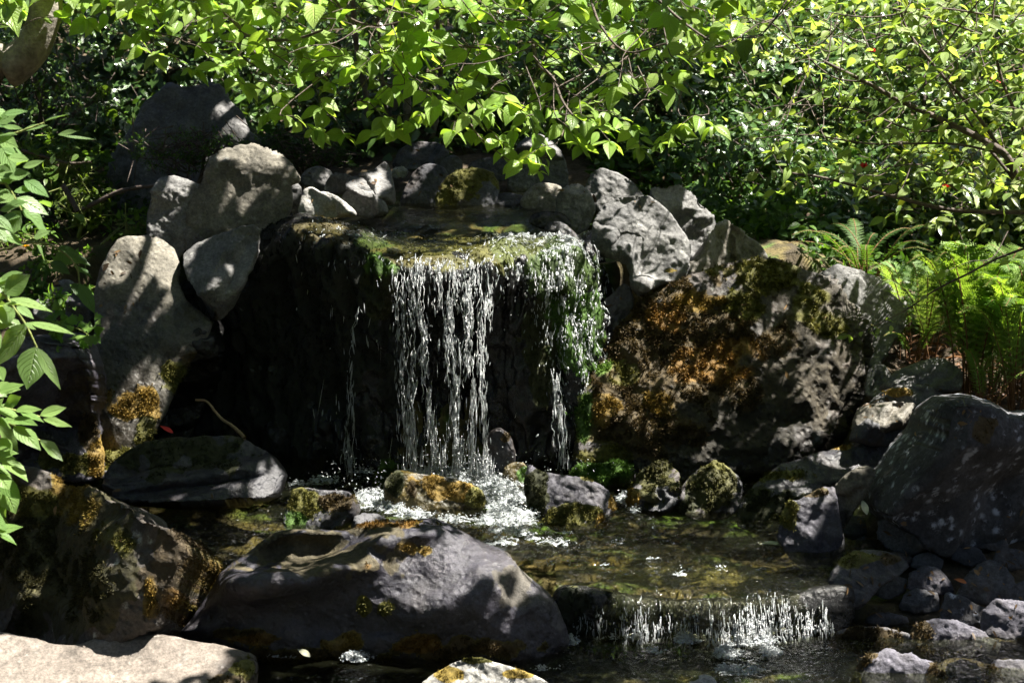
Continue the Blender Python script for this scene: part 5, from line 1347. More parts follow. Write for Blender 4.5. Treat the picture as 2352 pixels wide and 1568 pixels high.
# ------------------------------------------------------------------ leaves
def template(ts, ws, ncol):
    us = np.linspace(-1, 1, ncol)
    U = np.array([(u * w, t, u) for t, w in zip(ts, ws) for u in us])
    q = [(r * ncol + c, r * ncol + c + 1, (r + 1) * ncol + c + 1, (r + 1) * ncol + c) for r in range(len(ts) - 1) for c in range(ncol - 1)]
    return U, np.array(q)
T_OVATE = template([0, .08, .2, .36, .54, .72, .87, 1], [.03, .42, .8, 1, .93, .64, .28, .02], 5)
T_LOW = template([0, .25, .6, 1], [.05, .9, .85, .03], 3)
T_LANCE = template([0, .2, .55, 1], [.08, .85, .9, .04], 3)
T_PINNA = template([0, .15, .6, 1], [.7, 1, .7, .05], 3)
def leaves(name, P, A, Nn, L, W, col, tmpl, mat, parent=None, rg=None, fold=(.08, .4), curl=(.0, .45), origin=(0, 0, 0)):
    n = len(P)
    if n == 0: return None
    rg = rg or np.random.default_rng(n)
    U, q = tmpl
    A = unit(A); S = unit(np.cross(A, Nn)); N_ = np.cross(S, A)
    f = rg.uniform(*fold, n)[:, None]; c = rg.uniform(*curl, n)[:, None]; tw = rg.normal(size=n)[:, None] * .25
    x = U[None, :, 0] * (W[:, None] * .5)
    y = U[None, :, 1] * L[:, None]
    z = np.abs(U[None, :, 0]) * f * W[:, None] * .5 - c * L[:, None] * U[None, :, 1] ** 2 + tw * x * U[None, :, 1]
    z = z + rg.normal(size=n)[:, None] * .05 * W[:, None] * np.sin(U[None, :, 1] * 9 + rg.uniform(0, 6, n)[:, None]) * np.abs(U[None, :, 0])
    V = P[:, None] + x[..., None] * S[:, None] + y[..., None] * A[:, None] + z[..., None] * N_[:, None]
    nv = len(U)
    F_ = (np.arange(n)[:, None, None] * nv + q[None]).reshape(-1, 4)
    uvs = np.tile(np.stack([U[:, 2] * .5 + .5, U[:, 1]], 1), (n, 1))
    return mkmesh(name, V.reshape(-1, 3) - np.asarray(origin), [F_], mat, parent, cols={'lc': np.repeat(col, nv, 0)}, uv=uvs)

def vary(c1, c2, n, rg, s=.15):
    t = rg.uniform(0, 1, (n, 1))
    return np.clip((np.array(c1) * (1 - t) + np.array(c2) * t) * (1 + s * rg.normal(size=(n, 1))), .004, 1)

class Crown:
    def __init__(s): s.P = []; s.A = []; s.N = []; s.L = []; s.W = []
    def add(s, p, a, n, l, w): s.P.append(p); s.A.append(a); s.N.append(n); s.L.append(l); s.W.append(w)
    def arr(s): return tuple(np.array(v) for v in (s.P, s.A, s.N, s.L, s.W))

def spray(cr, tb, tip, d, ln, nodes, lf, rg, stem=True, asp=.58, droop=.35, back=None):
    """twig ending at tip with opposite leaf pairs and a rosette at the end"""
    d = unit(d)
    base = tip - d * ln + np.array([0, 0, .10 * ln])
    s = unit(np.cross(d, [0, 0, 1.0]))
    for k in range(nodes + 1):
        t = k / max(nodes, 1)
        p = base * (1 - t) + tip * t
        if k < nodes:
            if k == 0: continue
            for sg in (-1, 1):
                if rg.random() < .12: continue
                l = lf * rg.uniform(.65, 1.1)
                a = s * sg * rg.uniform(.6, 1.1) + d * rg.uniform(.2, .7) + np.array([0, 0, -rg.uniform(-.05, droop * 1.6)])
                cr.add(p + s * sg * .008, a, SUN * .8 + np.array([0, -.25, .2]) + rg.normal(size=3) * .38, l, l * asp * rg.uniform(.85, 1.15))
        else:
            m = rg.integers(3, 6); a0 = rg.uniform(0, 6.28)
            for j in range(m):
                an = a0 + j * 6.283 / m + rg.normal() * .25
                a = np.cos(an) * s + np.sin(an) * d + d * .35 + np.array([0, 0, -rg.uniform(-.1, droop * 2)])
                l = lf * rg.uniform(.55, 1.15)
                cr.add(p, a, SUN * .8 + np.array([0, -.25, .2]) + rg.normal(size=3) * .35, l, l * asp * rg.uniform(.85, 1.15))
    if stem and tb is not None and (back is not None or rg.random() < .16):
        if back is None:
            back = base - d * ln * rg.uniform(.4, 1.0) + np.array([rg.normal() * .05, .05, ln * rg.uniform(.2, .8)])
        tb.tube([back, base, (base + tip) / 2 + np.array([0, 0, .012]), tip], .0026, .0012, 5, 4)

def pick(poly_lo, poly_hi, n, rg, dens=None):
    px = rg.uniform(poly_lo[0][0], poly_lo[-1][0], n * 3)
    lo = np.interp(px, [p[0] for p in poly_lo], [p[1] for p in poly_lo]); hi = np.interp(px, [p[0] for p in poly_hi], [p[1] for p in poly_hi])
    py = rg.uniform(0, 1, n * 3) * (hi - lo) + lo
    ok = hi > lo + 5
    w = np.where(ok, hi - lo, 0)
    i = rg.choice(len(px), n, p=w / w.sum())
    return px[i], py[i]

# ---------------------------------------------------------------- dogwood whose branches hang over the fall
rg = np.random.default_rng(101)
cr = Crown(); tb = TB()
hi = [(-40, 10), (60, 32), (130, 45), (240, 28), (310, 45), (350, 120), (420, 150), (500, 140), (560, 160), (620, 150), (700, 150), (800, 150), (900, 160), (960, 190), (1050, 200), (1150, 210), (1250, 270), (1350, 300), (1450, 300), (1520, 250), (1600, 160), (1700, 110)]
lo = [(-40, -70), (1700, -70)]
px, py = pick(lo, hi, 740, rg)
for a, b in zip(px, py):
    y = rg.uniform(-1.7, -.6)
    p = aty(a, b, y)
    d = np.array([rg.normal() * .9, -rg.uniform(.0, 1.0), -rg.uniform(-.2, .45)])
    if blocks(p[None], .25, .6)[0] and rg.random() < .8 and b > 0 and False: continue
    spray(cr, tb, p, d, rg.uniform(.12, .22), rg.integers(2, 4), rg.uniform(.07, .118), rg)
NRND = len(cr.P)
for (a, b, s) in [(615, 262, .1), (720, 300, .085), (790, 308, .085), (855, 300, .1), (905, 300, .11), (1072, 262, .12), (1110, 318, .1), (1195, 372, .1), (1240, 395, .06), (1330, 335, .1), (1400, 325, .095), (1470, 340, .085), (1550, 300, .09), (500, 150, .11), (440, 160, .1), (350, 125, .09), (200, 45, .11), (125, 30, .1), (50, 25, .11), (1000, 232, .1), (1025, 250, .09), (690, 170, .1), (760, 190, .1), (720, 130, .12), (930, 175, .12), (905, 120, .11), (1250, 230, .09), (1420, 200, .1), (1460, 80, .12), (820, 160, .1), (1640, 290, .08), (560, 195, .09), (1180,300,.08), (1300,290,.1), (1290,260,.08), (1380,290,.09), (860,230,.08), (640,215,.07),(960,280,.08),(1110,250,.09),(1160,340,.09),(1230,310,.08),(1040,300,.08),(880,270,.08),(740,250,.09),(1450,290,.09),(1520,330,.08),(1350,240,.1),(1210,260,.1),(1140,200,.11)]:
    p = aty(a, b, rg.uniform(-1.5, -.9))
    spray(cr, tb, p, np.array([rg.normal() * .8, -.6, -.35]), s * 1.8, 3, s * .92, rg, back=p + np.array([rg.normal() * .12, .25, .22]))
    if rg.random() < .3: spray(cr, tb, p + np.array([rg.normal() * .12, .05, rg.uniform(.05, .16)]), np.array([rg.normal() * .8, -.6, -.2]), .16, 2, s, rg, stem=False)
for br, r0 in [([(500, -40), (512, 20), (540, 52), (575, 84), (620, 92), (680, 90), (740, 70)], .010), ([(575, 84), (590, 130), (640, 190), (700, 195)], .004), ([(924, 44), (998, 98), (1087, 109), (1160, 120)], .007), ([(1225, 100), (1236, 146), (1270, 180), (1291, 231), (1315, 265)], .008), ([(1350, -20), (1380, 60), (1440, 120), (1530, 100)], .006), ([(760, -20), (800, 40), (870, 60), (960, 40)], .006), ([(1040, 190), (1090, 300), (1150, 355), (1200, 385)], .004), ([(1490, -20), (1580, 60), (1660, 110), (1700, 125)], .006)]:
    tb.tube([aty(a, b, -1.0 - .1 * i) for i, (a, b) in enumerate(br)], r0, r0 * .45, 7, 6, .15, 3)
base = aty(900, 400, 2.5)
base[2] = ground_z(np.array([base[0]]), np.array([base[1]]))[0] - .1
dog = empty("dogwood_tree", base, "leafy tree with broad fresh green leaves hanging over the top of the waterfall", "tree")
bt = TB()
bt.tube([base, base + [.05, -.15, .7], base + [.0, -.6, 1.5], base + [-.2, -1.4, 2.2], base + [-.3, -2.6, 2.3], base + [-.3, -3.6, 1.9]], .034, .012, 10, 8, .2, 2)
for sx in (-1.6, -.9, .5, 1.2, 2.0):
    bt.tube([base + [-.1, -1.0, 1.9], base + [sx * .5, -2.0, 2.5], base + [sx, -3.2, 2.15], base + [sx * 1.3, -3.9, 1.75]], .03, .008, 8, 6, .2, 4)
for (a, b, a2, b2, rr) in [(840, 330, 820, 120, .02), (935, 300, 905, 60, .022), (985, 330, 1010, 120, .016), (870, 330, 880, 200, .012)]:
    p0 = aty(a, b, 2.4); p0[2] = ground_z(p0[:1], p0[1:2])[0] - .05
    bt.tube([p0, aty((a + a2) / 2 + 12, (b + b2) / 2, 2.3), aty(a2, b2, 2.1), aty(a2 - 20, b2 - 250, 1.6)], rr, rr * .6, 8, 6, .25, 6)
bt.build("trunk", M['bark'], dog, origin=None) if False else mkmesh("trunk", np.concatenate(bt.V) - base, [np.concatenate(bt.F)], M['bark'], dog)
tag(mkmesh("branches", np.concatenate(tb.V) - base, [np.concatenate(tb.F)], M['twig'], dog), kind="stuff")
P, A, Nn, L, W = cr.arr()
k_ = ~blocks(P + unit(A) * (L * .5)[:, None], .25, 1.0, HARD)
k_ = (k_ & thin(P, A, L, rg, .042, 3, .9)) | (np.arange(len(P)) >= NRND)
P, A, Nn, L, W = P[k_], A[k_], Nn[k_], L[k_], W[k_]
VIS = P + unit(A) * (L * .5)[:, None]
col = vary((.19, .33, .055), (.32, .45, .11), len(P), rg, .22)
leaves("foliage", P, A, Nn, L, W, col, T_OVATE, M['leaf'], dog, rg, origin=base)

# ---------------------------------------------------------------- small leaved tree at the right
rg = np.random.default_rng(102)
cr = Crown(); tb = TB()
hi = [(1560, 110), (1640, 210), (1700, 260), (1760, 330), (1850, 400), (1950, 430), (2050, 440), (2150, 430), (2260, 470), (2420, 560)]
lo = [(1560, -60), (2420, -60)]
px, py = pick(lo, hi, 860, rg)
for a, b in zip(px, py):
    if a < 1900 and 130 < b < 340 and rg.random() < .6: continue
    p = aty(a, b, rg.uniform(-.7, .7))
    d = np.array([-rg.uniform(-.2, 1.2), -rg.uniform(-.3, .8), -rg.uniform(-.3, .35)])
    spray(cr, tb, p, d, rg.uniform(.12, .24), rg.integers(2, 5), rg.uniform(.05, .082), rg, asp=.52, droop=.3)
for (a, b) in [(1640, 285), (1670, 300), (1780, 350), (1820, 420), (1690, 320), (1740, 400), (1780, 440), (1850, 380), (1900, 400), (1650, 190), (1720, 265), (1850,460),(1960,470),(2030,500),(2120,520),(2250,540),(2320,600),(2180,620)]:
    p = aty(a, b, rg.uniform(-.5, .0))
    spray(cr, tb, p, np.array([-1, -.3, -.1]), .2, 3, .07, rg, asp=.5)
for k, (a, b) in enumerate([(2080, 715), (2050, 740), (2020, 755), (1985, 760), (1950, 768), (2130, 680), (2200, 640), (2000, 765)]):
    p = aty(a, b, -.25)
    spray(cr, tb, p, np.array([-1, -.35, -.15]), .10, 2, .055, rg, stem=False, asp=.5)
RB = [([(2440, 560), (2352, 440), (2305, 352), (2200, 292), (2080, 238), (1990, 190), (1890, 140)], .020, .006), ([(2440, 487), (2200, 483), (2050, 450), (1900, 410), (1820, 398)], .011, .004), ([(2305, 352), (2240, 260), (2140, 145), (2080, 60), (2060, -30)], .009, .004), ([(2140, 145), (2200, 65), (2250, 0)], .005, .003),
      ([(2440, 540), (2300, 590), (2220, 630), (2150, 665), (2080, 712), (1990, 756), (1930, 770)], .006, .0018), ([(2352, 440), (2240, 300), (2180, 200)], .008, .003), ([(2300, 352), (2180, 330), (2000, 330), (1850, 310), (1720, 320)], .006, .002), ([(2200, 292), (2100, 300), (1960, 250), (1800, 240)], .005, .002), ([(2352, 300), (2300, 180), (2280, 60), (2290, -30)], .008, .004), ([(2300, 40), (2150, 20), (2000, 40), (1850, 20)], .005, .002),
      ([(2352, 120), (2200, 60), (2050, 20)], .005, .003), ([(1990, 190), (1900, 170), (1780, 60), (1700, 40)], .004, .002), ([(2200, 440), (2120, 380), (2000, 390)], .005, .002)]
for br, r0, r1 in RB:
    tb.tube([aty(a, b, -.25 + .03 * math.sin(i * 2.1)) for i, (a, b) in enumerate(br)], r0, r1, 7, 7, .2, 5)
base = aty(2470, 900, .25); base[2] = ground_z(base[:1], base[1:2])[0] - .1
rt = empty("small_leaved_tree", base, "slender tree at the right with small bright green leaves and thin dark branches", "tree")
bt = TB()
bt.tube([base, base + [-.05, -.1, .5], aty(2440, 560, -.25), aty(2430, 300, -.2), aty(2460, 0, -.1), aty(2480, -500, .2), aty(2440, -900, .4)], .05, .02, 10, 8, .2, 2)
mkmesh("trunk", np.concatenate(bt.V) - base, [np.concatenate(bt.F)], M['bark'], rt)
tag(mkmesh("branches", np.concatenate(tb.V) - base, [np.concatenate(tb.F)], M['twig'], rt), kind="stuff")
P, A, Nn, L, W = cr.arr()
k_ = ~(blocks(P + unit(A) * (L * .5)[:, None], .2, 1.0, FERNLIT) & (rg.random(len(P)) < .7))
k_ &= thin(P, A, L, rg, .035, 3, .7)
k_ &= ~(blocks(P + unit(A) * (L * .5)[:, None], .2, 1.0, ROCKLIT) & (rg.random(len(P)) < .72))
P, A, Nn, L, W = P[k_], A[k_], Nn[k_], L[k_], W[k_]
VIS = np.concatenate([VIS, P + unit(A) * (L * .5)[:, None]])
col = vary((.21, .33, .085), (.37, .46, .16), len(P), rg, .22)
leaves("foliage", P, A, Nn, L, W, col, T_OVATE, M['leaf'], rt, rg, origin=base)

# ---------------------------------------------------------------- tree whose bent trunk shows at the top left
lt0 = aty(-160, 330, -1.2); lt0[2] = ground_z(lt0[:1], lt0[1:2])[0] - .1
lt = empty("bent_tree", lt0, "tree with a thick bent grey brown trunk leaning in at the upper left corner", "tree")
bt = TB()
bt.tube([lt0, lt0 + [0, .05, .8], aty(-60, 215, -1.2), aty(15, 160, -1.2), aty(70, 110, -1.2), aty(100, 50, -1.2), aty(108, -30, -1.15), aty(120, -260, -1.0), aty(160, -560, -.7)], .085, .05, 16, 10, .12, 3)
mkmesh("trunk", np.concatenate(bt.V) - lt0, [np.concatenate(bt.F)], M['bark'], lt)

# ---------------------------------------------------------------- unseen leaves added above the picture to shade all but the lit places
rg = np.random.default_rng(103)
N0 = 30000
vx_, vy_ = topx(VIS)
VISLIT = [(p, .055) for p in VIS[(vy_ > -10) & (vx_ > -20) & (vx_ < 2380)][::2]]
# points on the ground-ish region, carried up along the sun
tx = rg.uniform(-2.9, 2.7, N0); ty_ = rg.uniform(-2.6, 3.6, N0)
tz = np.interp(ty_, [-3, 0, 1, 4], [-.2, .4, 1.0, 1.6])
hgt = rg.uniform(2.9, 4.3, N0)
P = np.stack([tx, ty_, tz], 1); P = P + SUN * ((hgt - tz) / SUN[2])[:, None]
ok = ~blocks(P, .4, 1.0, None, .035)
ok &= ~(blocks(P, .25, 1.0, VISLIT) & (rg.random(N0) < .8))
tx_ = tx
ok &= ~((tx_ > .9) & (ty_ > 1.6))
P = P[ok]
P = P[rg.permutation(len(P))[:10500]]
extra = []  # more leaf clumps added up the sun ray to darken chosen spots
for (px_, py_, y_, r_) in DARKPX:
    c_ = on_scene(px_, py_, y_)
    m_ = int(r_ * r_ * 3.14 / .0055 * 2.0) + 2
    a_ = rg.uniform(0, 6.283, m_); q_ = r_ * np.sqrt(rg.uniform(0, 1, m_))
    h_ = rg.uniform(2.9, 3.9, m_)
    extra.append(c_ + np.outer(q_ * np.cos(a_), _sa) + np.outer(q_ * np.sin(a_), _sb) + SUN * ((h_ - c_[2]) / SUN[2])[:, None])
extra = np.concatenate(extra)
extra = extra[~blocks(extra, .4, .75) & ~(blocks(extra, .25, 1.0, VISLIT) & (rg.random(len(extra)) < .6))]
P = np.concatenate([P, extra])
n = len(P)
A = rg.normal(size=(n, 3)) * np.array([1, 1, .45]); Nn = SUN + rg.normal(size=(n, 3)) * .45
L = rg.uniform(.09, .16, n); W = L * .7
P = P - unit(A) * (L * .5)[:, None]
which = np.where(P[:, 0] < -.6, 0, np.where(P[:, 0] < 1.6, 1, 2))
for k, (root, ob) in enumerate(((lt, lt0), (dog, np.array(dog.location)), (rt, np.array(rt.location)))):
    m = which == k
    leaves("foliage", P[m], A[m], Nn[m], L[m], W[m], vary((.03, .06, .012), (.06, .10, .02), m.sum(), rg), T_LOW, M['shadeleaf'], root, rg, origin=ob)  # unseen shade leaves, parented to the visible trees

# ---------------------------------------------------------------- shrubs behind
def shrub(name, label, c, r, n, lf, c1, c2, mat, seed, cat="shrub", group=None, nst=5, asp=.42, tmpl=T_LANCE, whorl=6, updir=.4, bark='twig'):
    rg = np.random.default_rng(seed)
    cx, cy_, y = c
    C = aty(cx, cy_, y)
    base = np.array([C[0], C[1] + .1, 0]); base[2] = ground_z(base[:1], base[1:2])[0] - .08
    o = empty(name, base, label, cat, group)
    m = n // whorl
    d = unit(rg.normal(size=(m, 3)))
    rad = rg.uniform(.25, 1, m) ** .45
    lump = 1 + .35 * fbm(d * 1.7 + seed, 3, seed)
    Q = C + d * np.array(r) * (rad * lump)[:, None]
    Q = Q[Q[:, 2] > ground_z(Q[:, 0], Q[:, 1]) + .03]
    m = len(Q)
    out = unit(unit(Q - C) * .7 + np.array([0, -.1, updir]) + rg.normal(size=(m, 3)) * .4)
    tb = TB()
    for k in range(nst):
        e = C + unit(rg.normal(size=3)) * np.array(r) * .5
        tb.tube([base + rg.normal(size=3) * [.08, .08, 0], base * .5 + e * .5 + rg.normal(size=3) * .05, e], .016, .005, 6, 5, .3, k)
    for k in rg.permutation(m)[:min(m, 140)]:
        tb.tube([Q[k] - out[k] * .16 + rg.normal(size=3) * .02, Q[k]], .003, .0015, 4, 1)
    tag(mkmesh("stems", np.concatenate(tb.V) - base, [np.concatenate(tb.F)], M[bark], o), kind="stuff")
    Pq = np.repeat(Q, whorl, 0); out = np.repeat(out, whorl, 0); k = len(Pq)
    s = unit(np.cross(out, rg.normal(size=(k, 3))))
    A = s * rg.uniform(.5, 1.1, (k, 1)) + out * rg.uniform(.2, .9, (k, 1))
    Nn = out + np.array([0, 0, .5]) + rg.normal(size=(k, 3)) * .25
    L = lf * rg.uniform(.6, 1.25, k)
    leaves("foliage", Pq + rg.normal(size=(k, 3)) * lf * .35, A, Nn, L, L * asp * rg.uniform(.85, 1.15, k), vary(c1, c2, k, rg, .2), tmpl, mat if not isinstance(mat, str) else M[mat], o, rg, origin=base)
    return o
GL = ((.03, .075, .02), (.09, .17, .045))
GS = "glossy dark shrubs behind the waterfall"
shrub("glossy_shrub", "glossy dark leaved shrub right of centre with white glints behind the hanging branches", (1450, 190, 2.6), (.62, .5, .5), 3600, .062, *GL, 'gloss', 1, group=GS)
shrub("glossy_shrub", "glossy dark shrub spilling down over the dappled boulders on the right bank", (1680, 390, 1.9), (.50, .4, .34), 2600, .06, *GL, 'gloss', 2, group=GS)
shrub("glossy_shrub", "tall glossy dark shrub showing through the gap in the right tree's leaves", (1770, 200, 2.6), (.5, .5, .5), 3000, .062, *GL, 'gloss', 3, group=GS)
shrub("glossy_shrub", "glossy shrub with yellowish new leaves behind the ferns at the right", (2230, 470, 1.6), (.55, .4, .36), 2400, .075, (.05, .11, .02), (.2, .24, .04), 'gloss', 4, group=GS)
shrub("glossy_shrub", "glossy dark shrub low behind the ferns and the smooth grey boulder", (2000, 500, 1.7), (.45, .4, .3), 2200, .06, *GL, 'gloss', 5, group=GS)
shrub("glossy_shrub", "glossy shrub filling the upper right corner behind the small leaved tree", (2200, 180, 2.6), (.75, .5, .62), 3600, .06, (.06, .13, .03), (.17, .26, .06), 'gloss', 6, group=GS)
shrub("glossy_shrub", "small leaved dark shrub behind the centre of the upper pool", (1180, 235, 2.7), (.65, .4, .42), 3600, .045, (.035, .085, .02), (.10, .19, .045), 'gloss', 7, group=GS)
shrub("glossy_shrub", "low dark shrub with brown stems just left of centre behind the pool", (760, 260, 2.7), (.6, .4, .36), 2400, .045, (.03, .07, .018), (.10, .18, .04), 'gloss', 8, group=GS)
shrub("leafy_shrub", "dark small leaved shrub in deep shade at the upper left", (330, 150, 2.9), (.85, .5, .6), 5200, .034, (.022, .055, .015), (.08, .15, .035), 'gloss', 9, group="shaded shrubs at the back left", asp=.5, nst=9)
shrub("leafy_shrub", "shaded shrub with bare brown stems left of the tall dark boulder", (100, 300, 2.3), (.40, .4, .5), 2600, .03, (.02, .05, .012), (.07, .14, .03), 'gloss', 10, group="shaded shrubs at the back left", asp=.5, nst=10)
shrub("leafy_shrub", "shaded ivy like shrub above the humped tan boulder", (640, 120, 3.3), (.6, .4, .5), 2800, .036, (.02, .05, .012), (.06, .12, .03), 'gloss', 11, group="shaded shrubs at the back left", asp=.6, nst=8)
shrub("yew_shrub", "low yew with feathery lit tips above the humped tan boulder", (440, 345, 1.25), (.36, .16, .1), 2600, .022, (.03, .08, .015), (.10, .2, .03), 'leaf', 12, asp=.2, whorl=14, updir=.1)
shrub("yew_shrub", "dark yew sprays hanging right of the tan boulder's hump", (700, 345, 1.6), (.3, .16, .09), 1800, .022, (.02, .055, .012), (.07, .14, .025), 'leaf', 13, asp=.2, whorl=14, updir=.1)
shrub("herb_clump", "clump of small herbs with lit leaves left of the tall dark boulder", (145, 365, 1.5), (.22, .2, .15), 420, .045, (.06, .13, .02), (.16, .26, .05), 'leaf', 14, cat="plant", asp=.5, nst=3, bark='stalk')
shrub("herb_clump", "creeping herbs hanging over the bank beside the stick on the left", (190, 470, 1.3), (.14, .15, .14), 260, .04, (.07, .12, .02), (.15, .22, .04), 'leaf', 15, cat="plant", asp=.5, nst=3, bark='stalk')
shrub("herb_clump", "small herbs with bright tips growing in front of the pale angular block", (300, 520, .95), (.13, .1, .07), 180, .035, (.08, .17, .03), (.16, .28, .05), 'leaf', 16, cat="plant", asp=.55, nst=2, bark='stalk')
for k, (a, b, y, rr, lb) in enumerate([(40, 545, 1.25, .2, "weedy rosettes around the dandelion on the left bank"), (130, 600, 1.0, .15, "weeds growing on the soil below the dandelion"), (170, 690, .6, .13, "little ivy sprigs over the stones on the left bank"), (60, 660, .9, .16, "low weeds at the left edge below the soil bank")]):
    shrub("weed_clump", lb, (a, b, y), (rr, .12, .05), 220, .04, (.08, .18, .03), (.17, .3, .06), 'leaf', 30 + k, cat="plant", asp=.5, nst=1, bark='stalk')

# leaves on the slope, with an unseen dome added to cut sky light
rg = np.random.default_rng(104)
n = 5200
an = rg.uniform(0, 2 * math.pi, n); el = np.arcsin(rg.uniform(0, .985, n)); rr = rg.uniform(8.0, 12.5, n)
P = np.stack([np.sin(an) * np.cos(el) * rr * 1.1, -3 + np.cos(an) * np.cos(el) * rr * 1.25, np.sin(el) * rr * .85], 1)
P = P[~((np.abs(P[:, 0]) < 3.2) & (P[:, 1] > -10.6) & (P[:, 1] < 4) & (P[:, 2] < 4.4))]
# the side the sun comes from stays open
q = P - SUN * ((P[:, 2] - 1.0) / SUN[2])[:, None]
P = P[~((np.abs(q[:, 0]) < 3.7) & (q[:, 1] > -4.4) & (q[:, 1] < 6.0))]
n = len(P)
P[:, 2] += np.maximum(ground_z(P[:, 0], P[:, 1]), -.2) * (P[:, 1] > 0)
cent = np.array([0, -3, 1.0])
Nn = unit(cent - P) + rg.normal(size=(n, 3)) * .5
A = rg.normal(size=(n, 3))
L = rg.uniform(.6, 1.1, n)
wd = leaves("woods_shade_dome", P, A, Nn, L, L * .8, vary((.014, .03, .008), (.035, .06, .016), n, rg), T_LOW, M['shadeleaf'], None, rg)
tag(wd, kind="stuff")
# finer dark leaves just behind the shrubs so that gaps read as shaded undergrowth
n = 26000
P = np.stack([rg.uniform(-4.5, 4.5, n), rg.uniform(2.2, 5.5, n), rg.uniform(0, 1, n) ** 1.5], 1)
P[:, 2] *= np.interp(P[:, 1], [2.2, 3.4, 5.5], [.12, .6, 2.0])
P[:, 2] += ground_z(P[:, 0], P[:, 1])
L = rg.uniform(.05, .12, n)
ud = leaves("undergrowth", P, rg.normal(size=(n, 3)), np.array([0, -.5, .8]) + rg.normal(size=(n, 3)) * .6, L, L * .5, vary((.03, .07, .018), (.10, .18, .04), n, rg, .25), T_LOW, M['gloss'], None, rg)
tag(ud, kind="stuff")

# ---------------------------------------------------------------- ferns
def fern(label, bpx, bpy_, y, nf, h, spread, seed, c1=(.10, .20, .05), c2=(.20, .31, .08), upright=.75):
    rg = np.random.default_rng(seed)
    base = aty(bpx, bpy_, y)
    o = empty("fern", base, label, "fern", "ferns on the right bank")
    for k in range(nf):
        an = k / nf * 6.283 + rg.normal() * .3
        sp = spread * rg.uniform(.4, 1.1)
        hh = h * rg.uniform(.7, 1.1)
        out = np.array([math.cos(an), math.sin(an) * .8, 0])
        b = out * .03 + rg.normal(size=3) * [.03, .03, 0]
        pts = np.array([b, b + out * sp * .18 + [0, 0, hh * .45], b + out * sp * .5 + [0, 0, hh * .85], b + out * sp * .85 + [0, 0, hh * 1.0], b + out * sp * 1.15 + [0, 0, hh * .95]])
        tb = TB(); C = tb.tube(pts, .004, .0012, 5, 10)
        np_ = 26
        ii = np.linspace(.18, .985, np_)
        ci = ii * (len(C) - 1)
        Pm = np.stack([np.interp(ci, np.arange(len(C)), C[:, j]) for j in range(3)], 1)
        Tm = unit(np.stack([np.interp(ci, np.arange(len(C)), np.gradient(C[:, j])) for j in range(3)], 1))
        side = unit(np.cross(Tm, [0, 0, 1.0]) + 1e-6)
        prof = np.interp(ii, [.18, .35, .55, 1], [.55, .95, 1, .08])
        Ls = hh * .19 * prof
        P = np.concatenate([Pm, Pm]); A = np.concatenate([side + Tm * .35, -side + Tm * .35]) + rg.normal(size=(2 * np_, 3)) * .07
        nn = np.cross(np.concatenate([side, side]), np.concatenate([Tm, Tm])); nn = nn * np.sign(nn[:, 2:3] + 1e-9)
        L = np.concatenate([Ls, Ls])
        # each pinna: small paired lobes along its midrib
        lob = 7
        t = np.tile(np.linspace(.08, .92, lob), 2 * np_)
        Pb = np.repeat(P, lob, 0) + np.repeat(unit(A) * L[:, None], lob, 0) * t[:, None]
        Au = np.repeat(unit(A), lob, 0); nu = np.repeat(nn, lob, 0); su = unit(np.cross(Au, nu))
        ll = np.repeat(L, lob) * .23 * (1 - t * .75)
        PP = np.concatenate([Pb, Pb, P]); AA = np.concatenate([su + Au * .6, -su + Au * .6, A]); NN = np.concatenate([nu, nu, nn])
        LL = np.concatenate([ll, ll, L]); WW = np.concatenate([ll * .5, ll * .5, L * .07 + .002])
        colr = np.tile(vary(c1, c2, 1, rg), (len(PP), 1)) * rg.uniform(.85, 1.15, (len(PP), 1))
        fo = leaves("frond", PP, AA, NN, LL, WW, colr, T_LOW, M['fern'], o, rg, fold=(.0, .15), curl=(0, .2))
        st = mkmesh("stalk", np.concatenate(tb.V), [np.concatenate(tb.F)], M['brownstalk'] if True else None, fo)
fern("tall bright fern with upright fronds behind the lichen specked boulder", 2235, 905, .15, 20, .62, .24, 1, (.15, .28, .06), (.26, .39, .09))
fern("fern at the right edge with brown old stalks at its foot", 2345, 940, .0, 17, .58, .24, 2, (.15, .28, .06), (.26, .39, .09))
fern("pale lit fern between the smooth grey boulder and the tall upright fern", 2120, 830, .55, 10, .46, .22, 3, (.16, .27, .09), (.26, .38, .14))
fern("spreading fern behind the smooth grey boulder", 1985, 640, 1.0, 12, .25, .32, 4, (.06, .14, .03), (.13, .24, .05))
fern("low fern filling the gap beside the long rounded stone", 2090, 825, .5, 8, .22, .24, 5, (.08, .18, .04), (.15, .28, .06))
fern("leaning fern between the tall bright fern and the edge fern", 2290, 890, .3, 14, .50, .26, 7, (.13, .26, .05), (.24, .37, .08))
fern("small fern among the dry litter in front of the tall bright fern", 2265, 935, -.02, 9, .24, .16, 8, (.14, .27, .05), (.25, .38, .09))
fern("fern right at the edge of the picture above the old brown stalks", 2400, 880, .25, 11, .6, .25, 6)

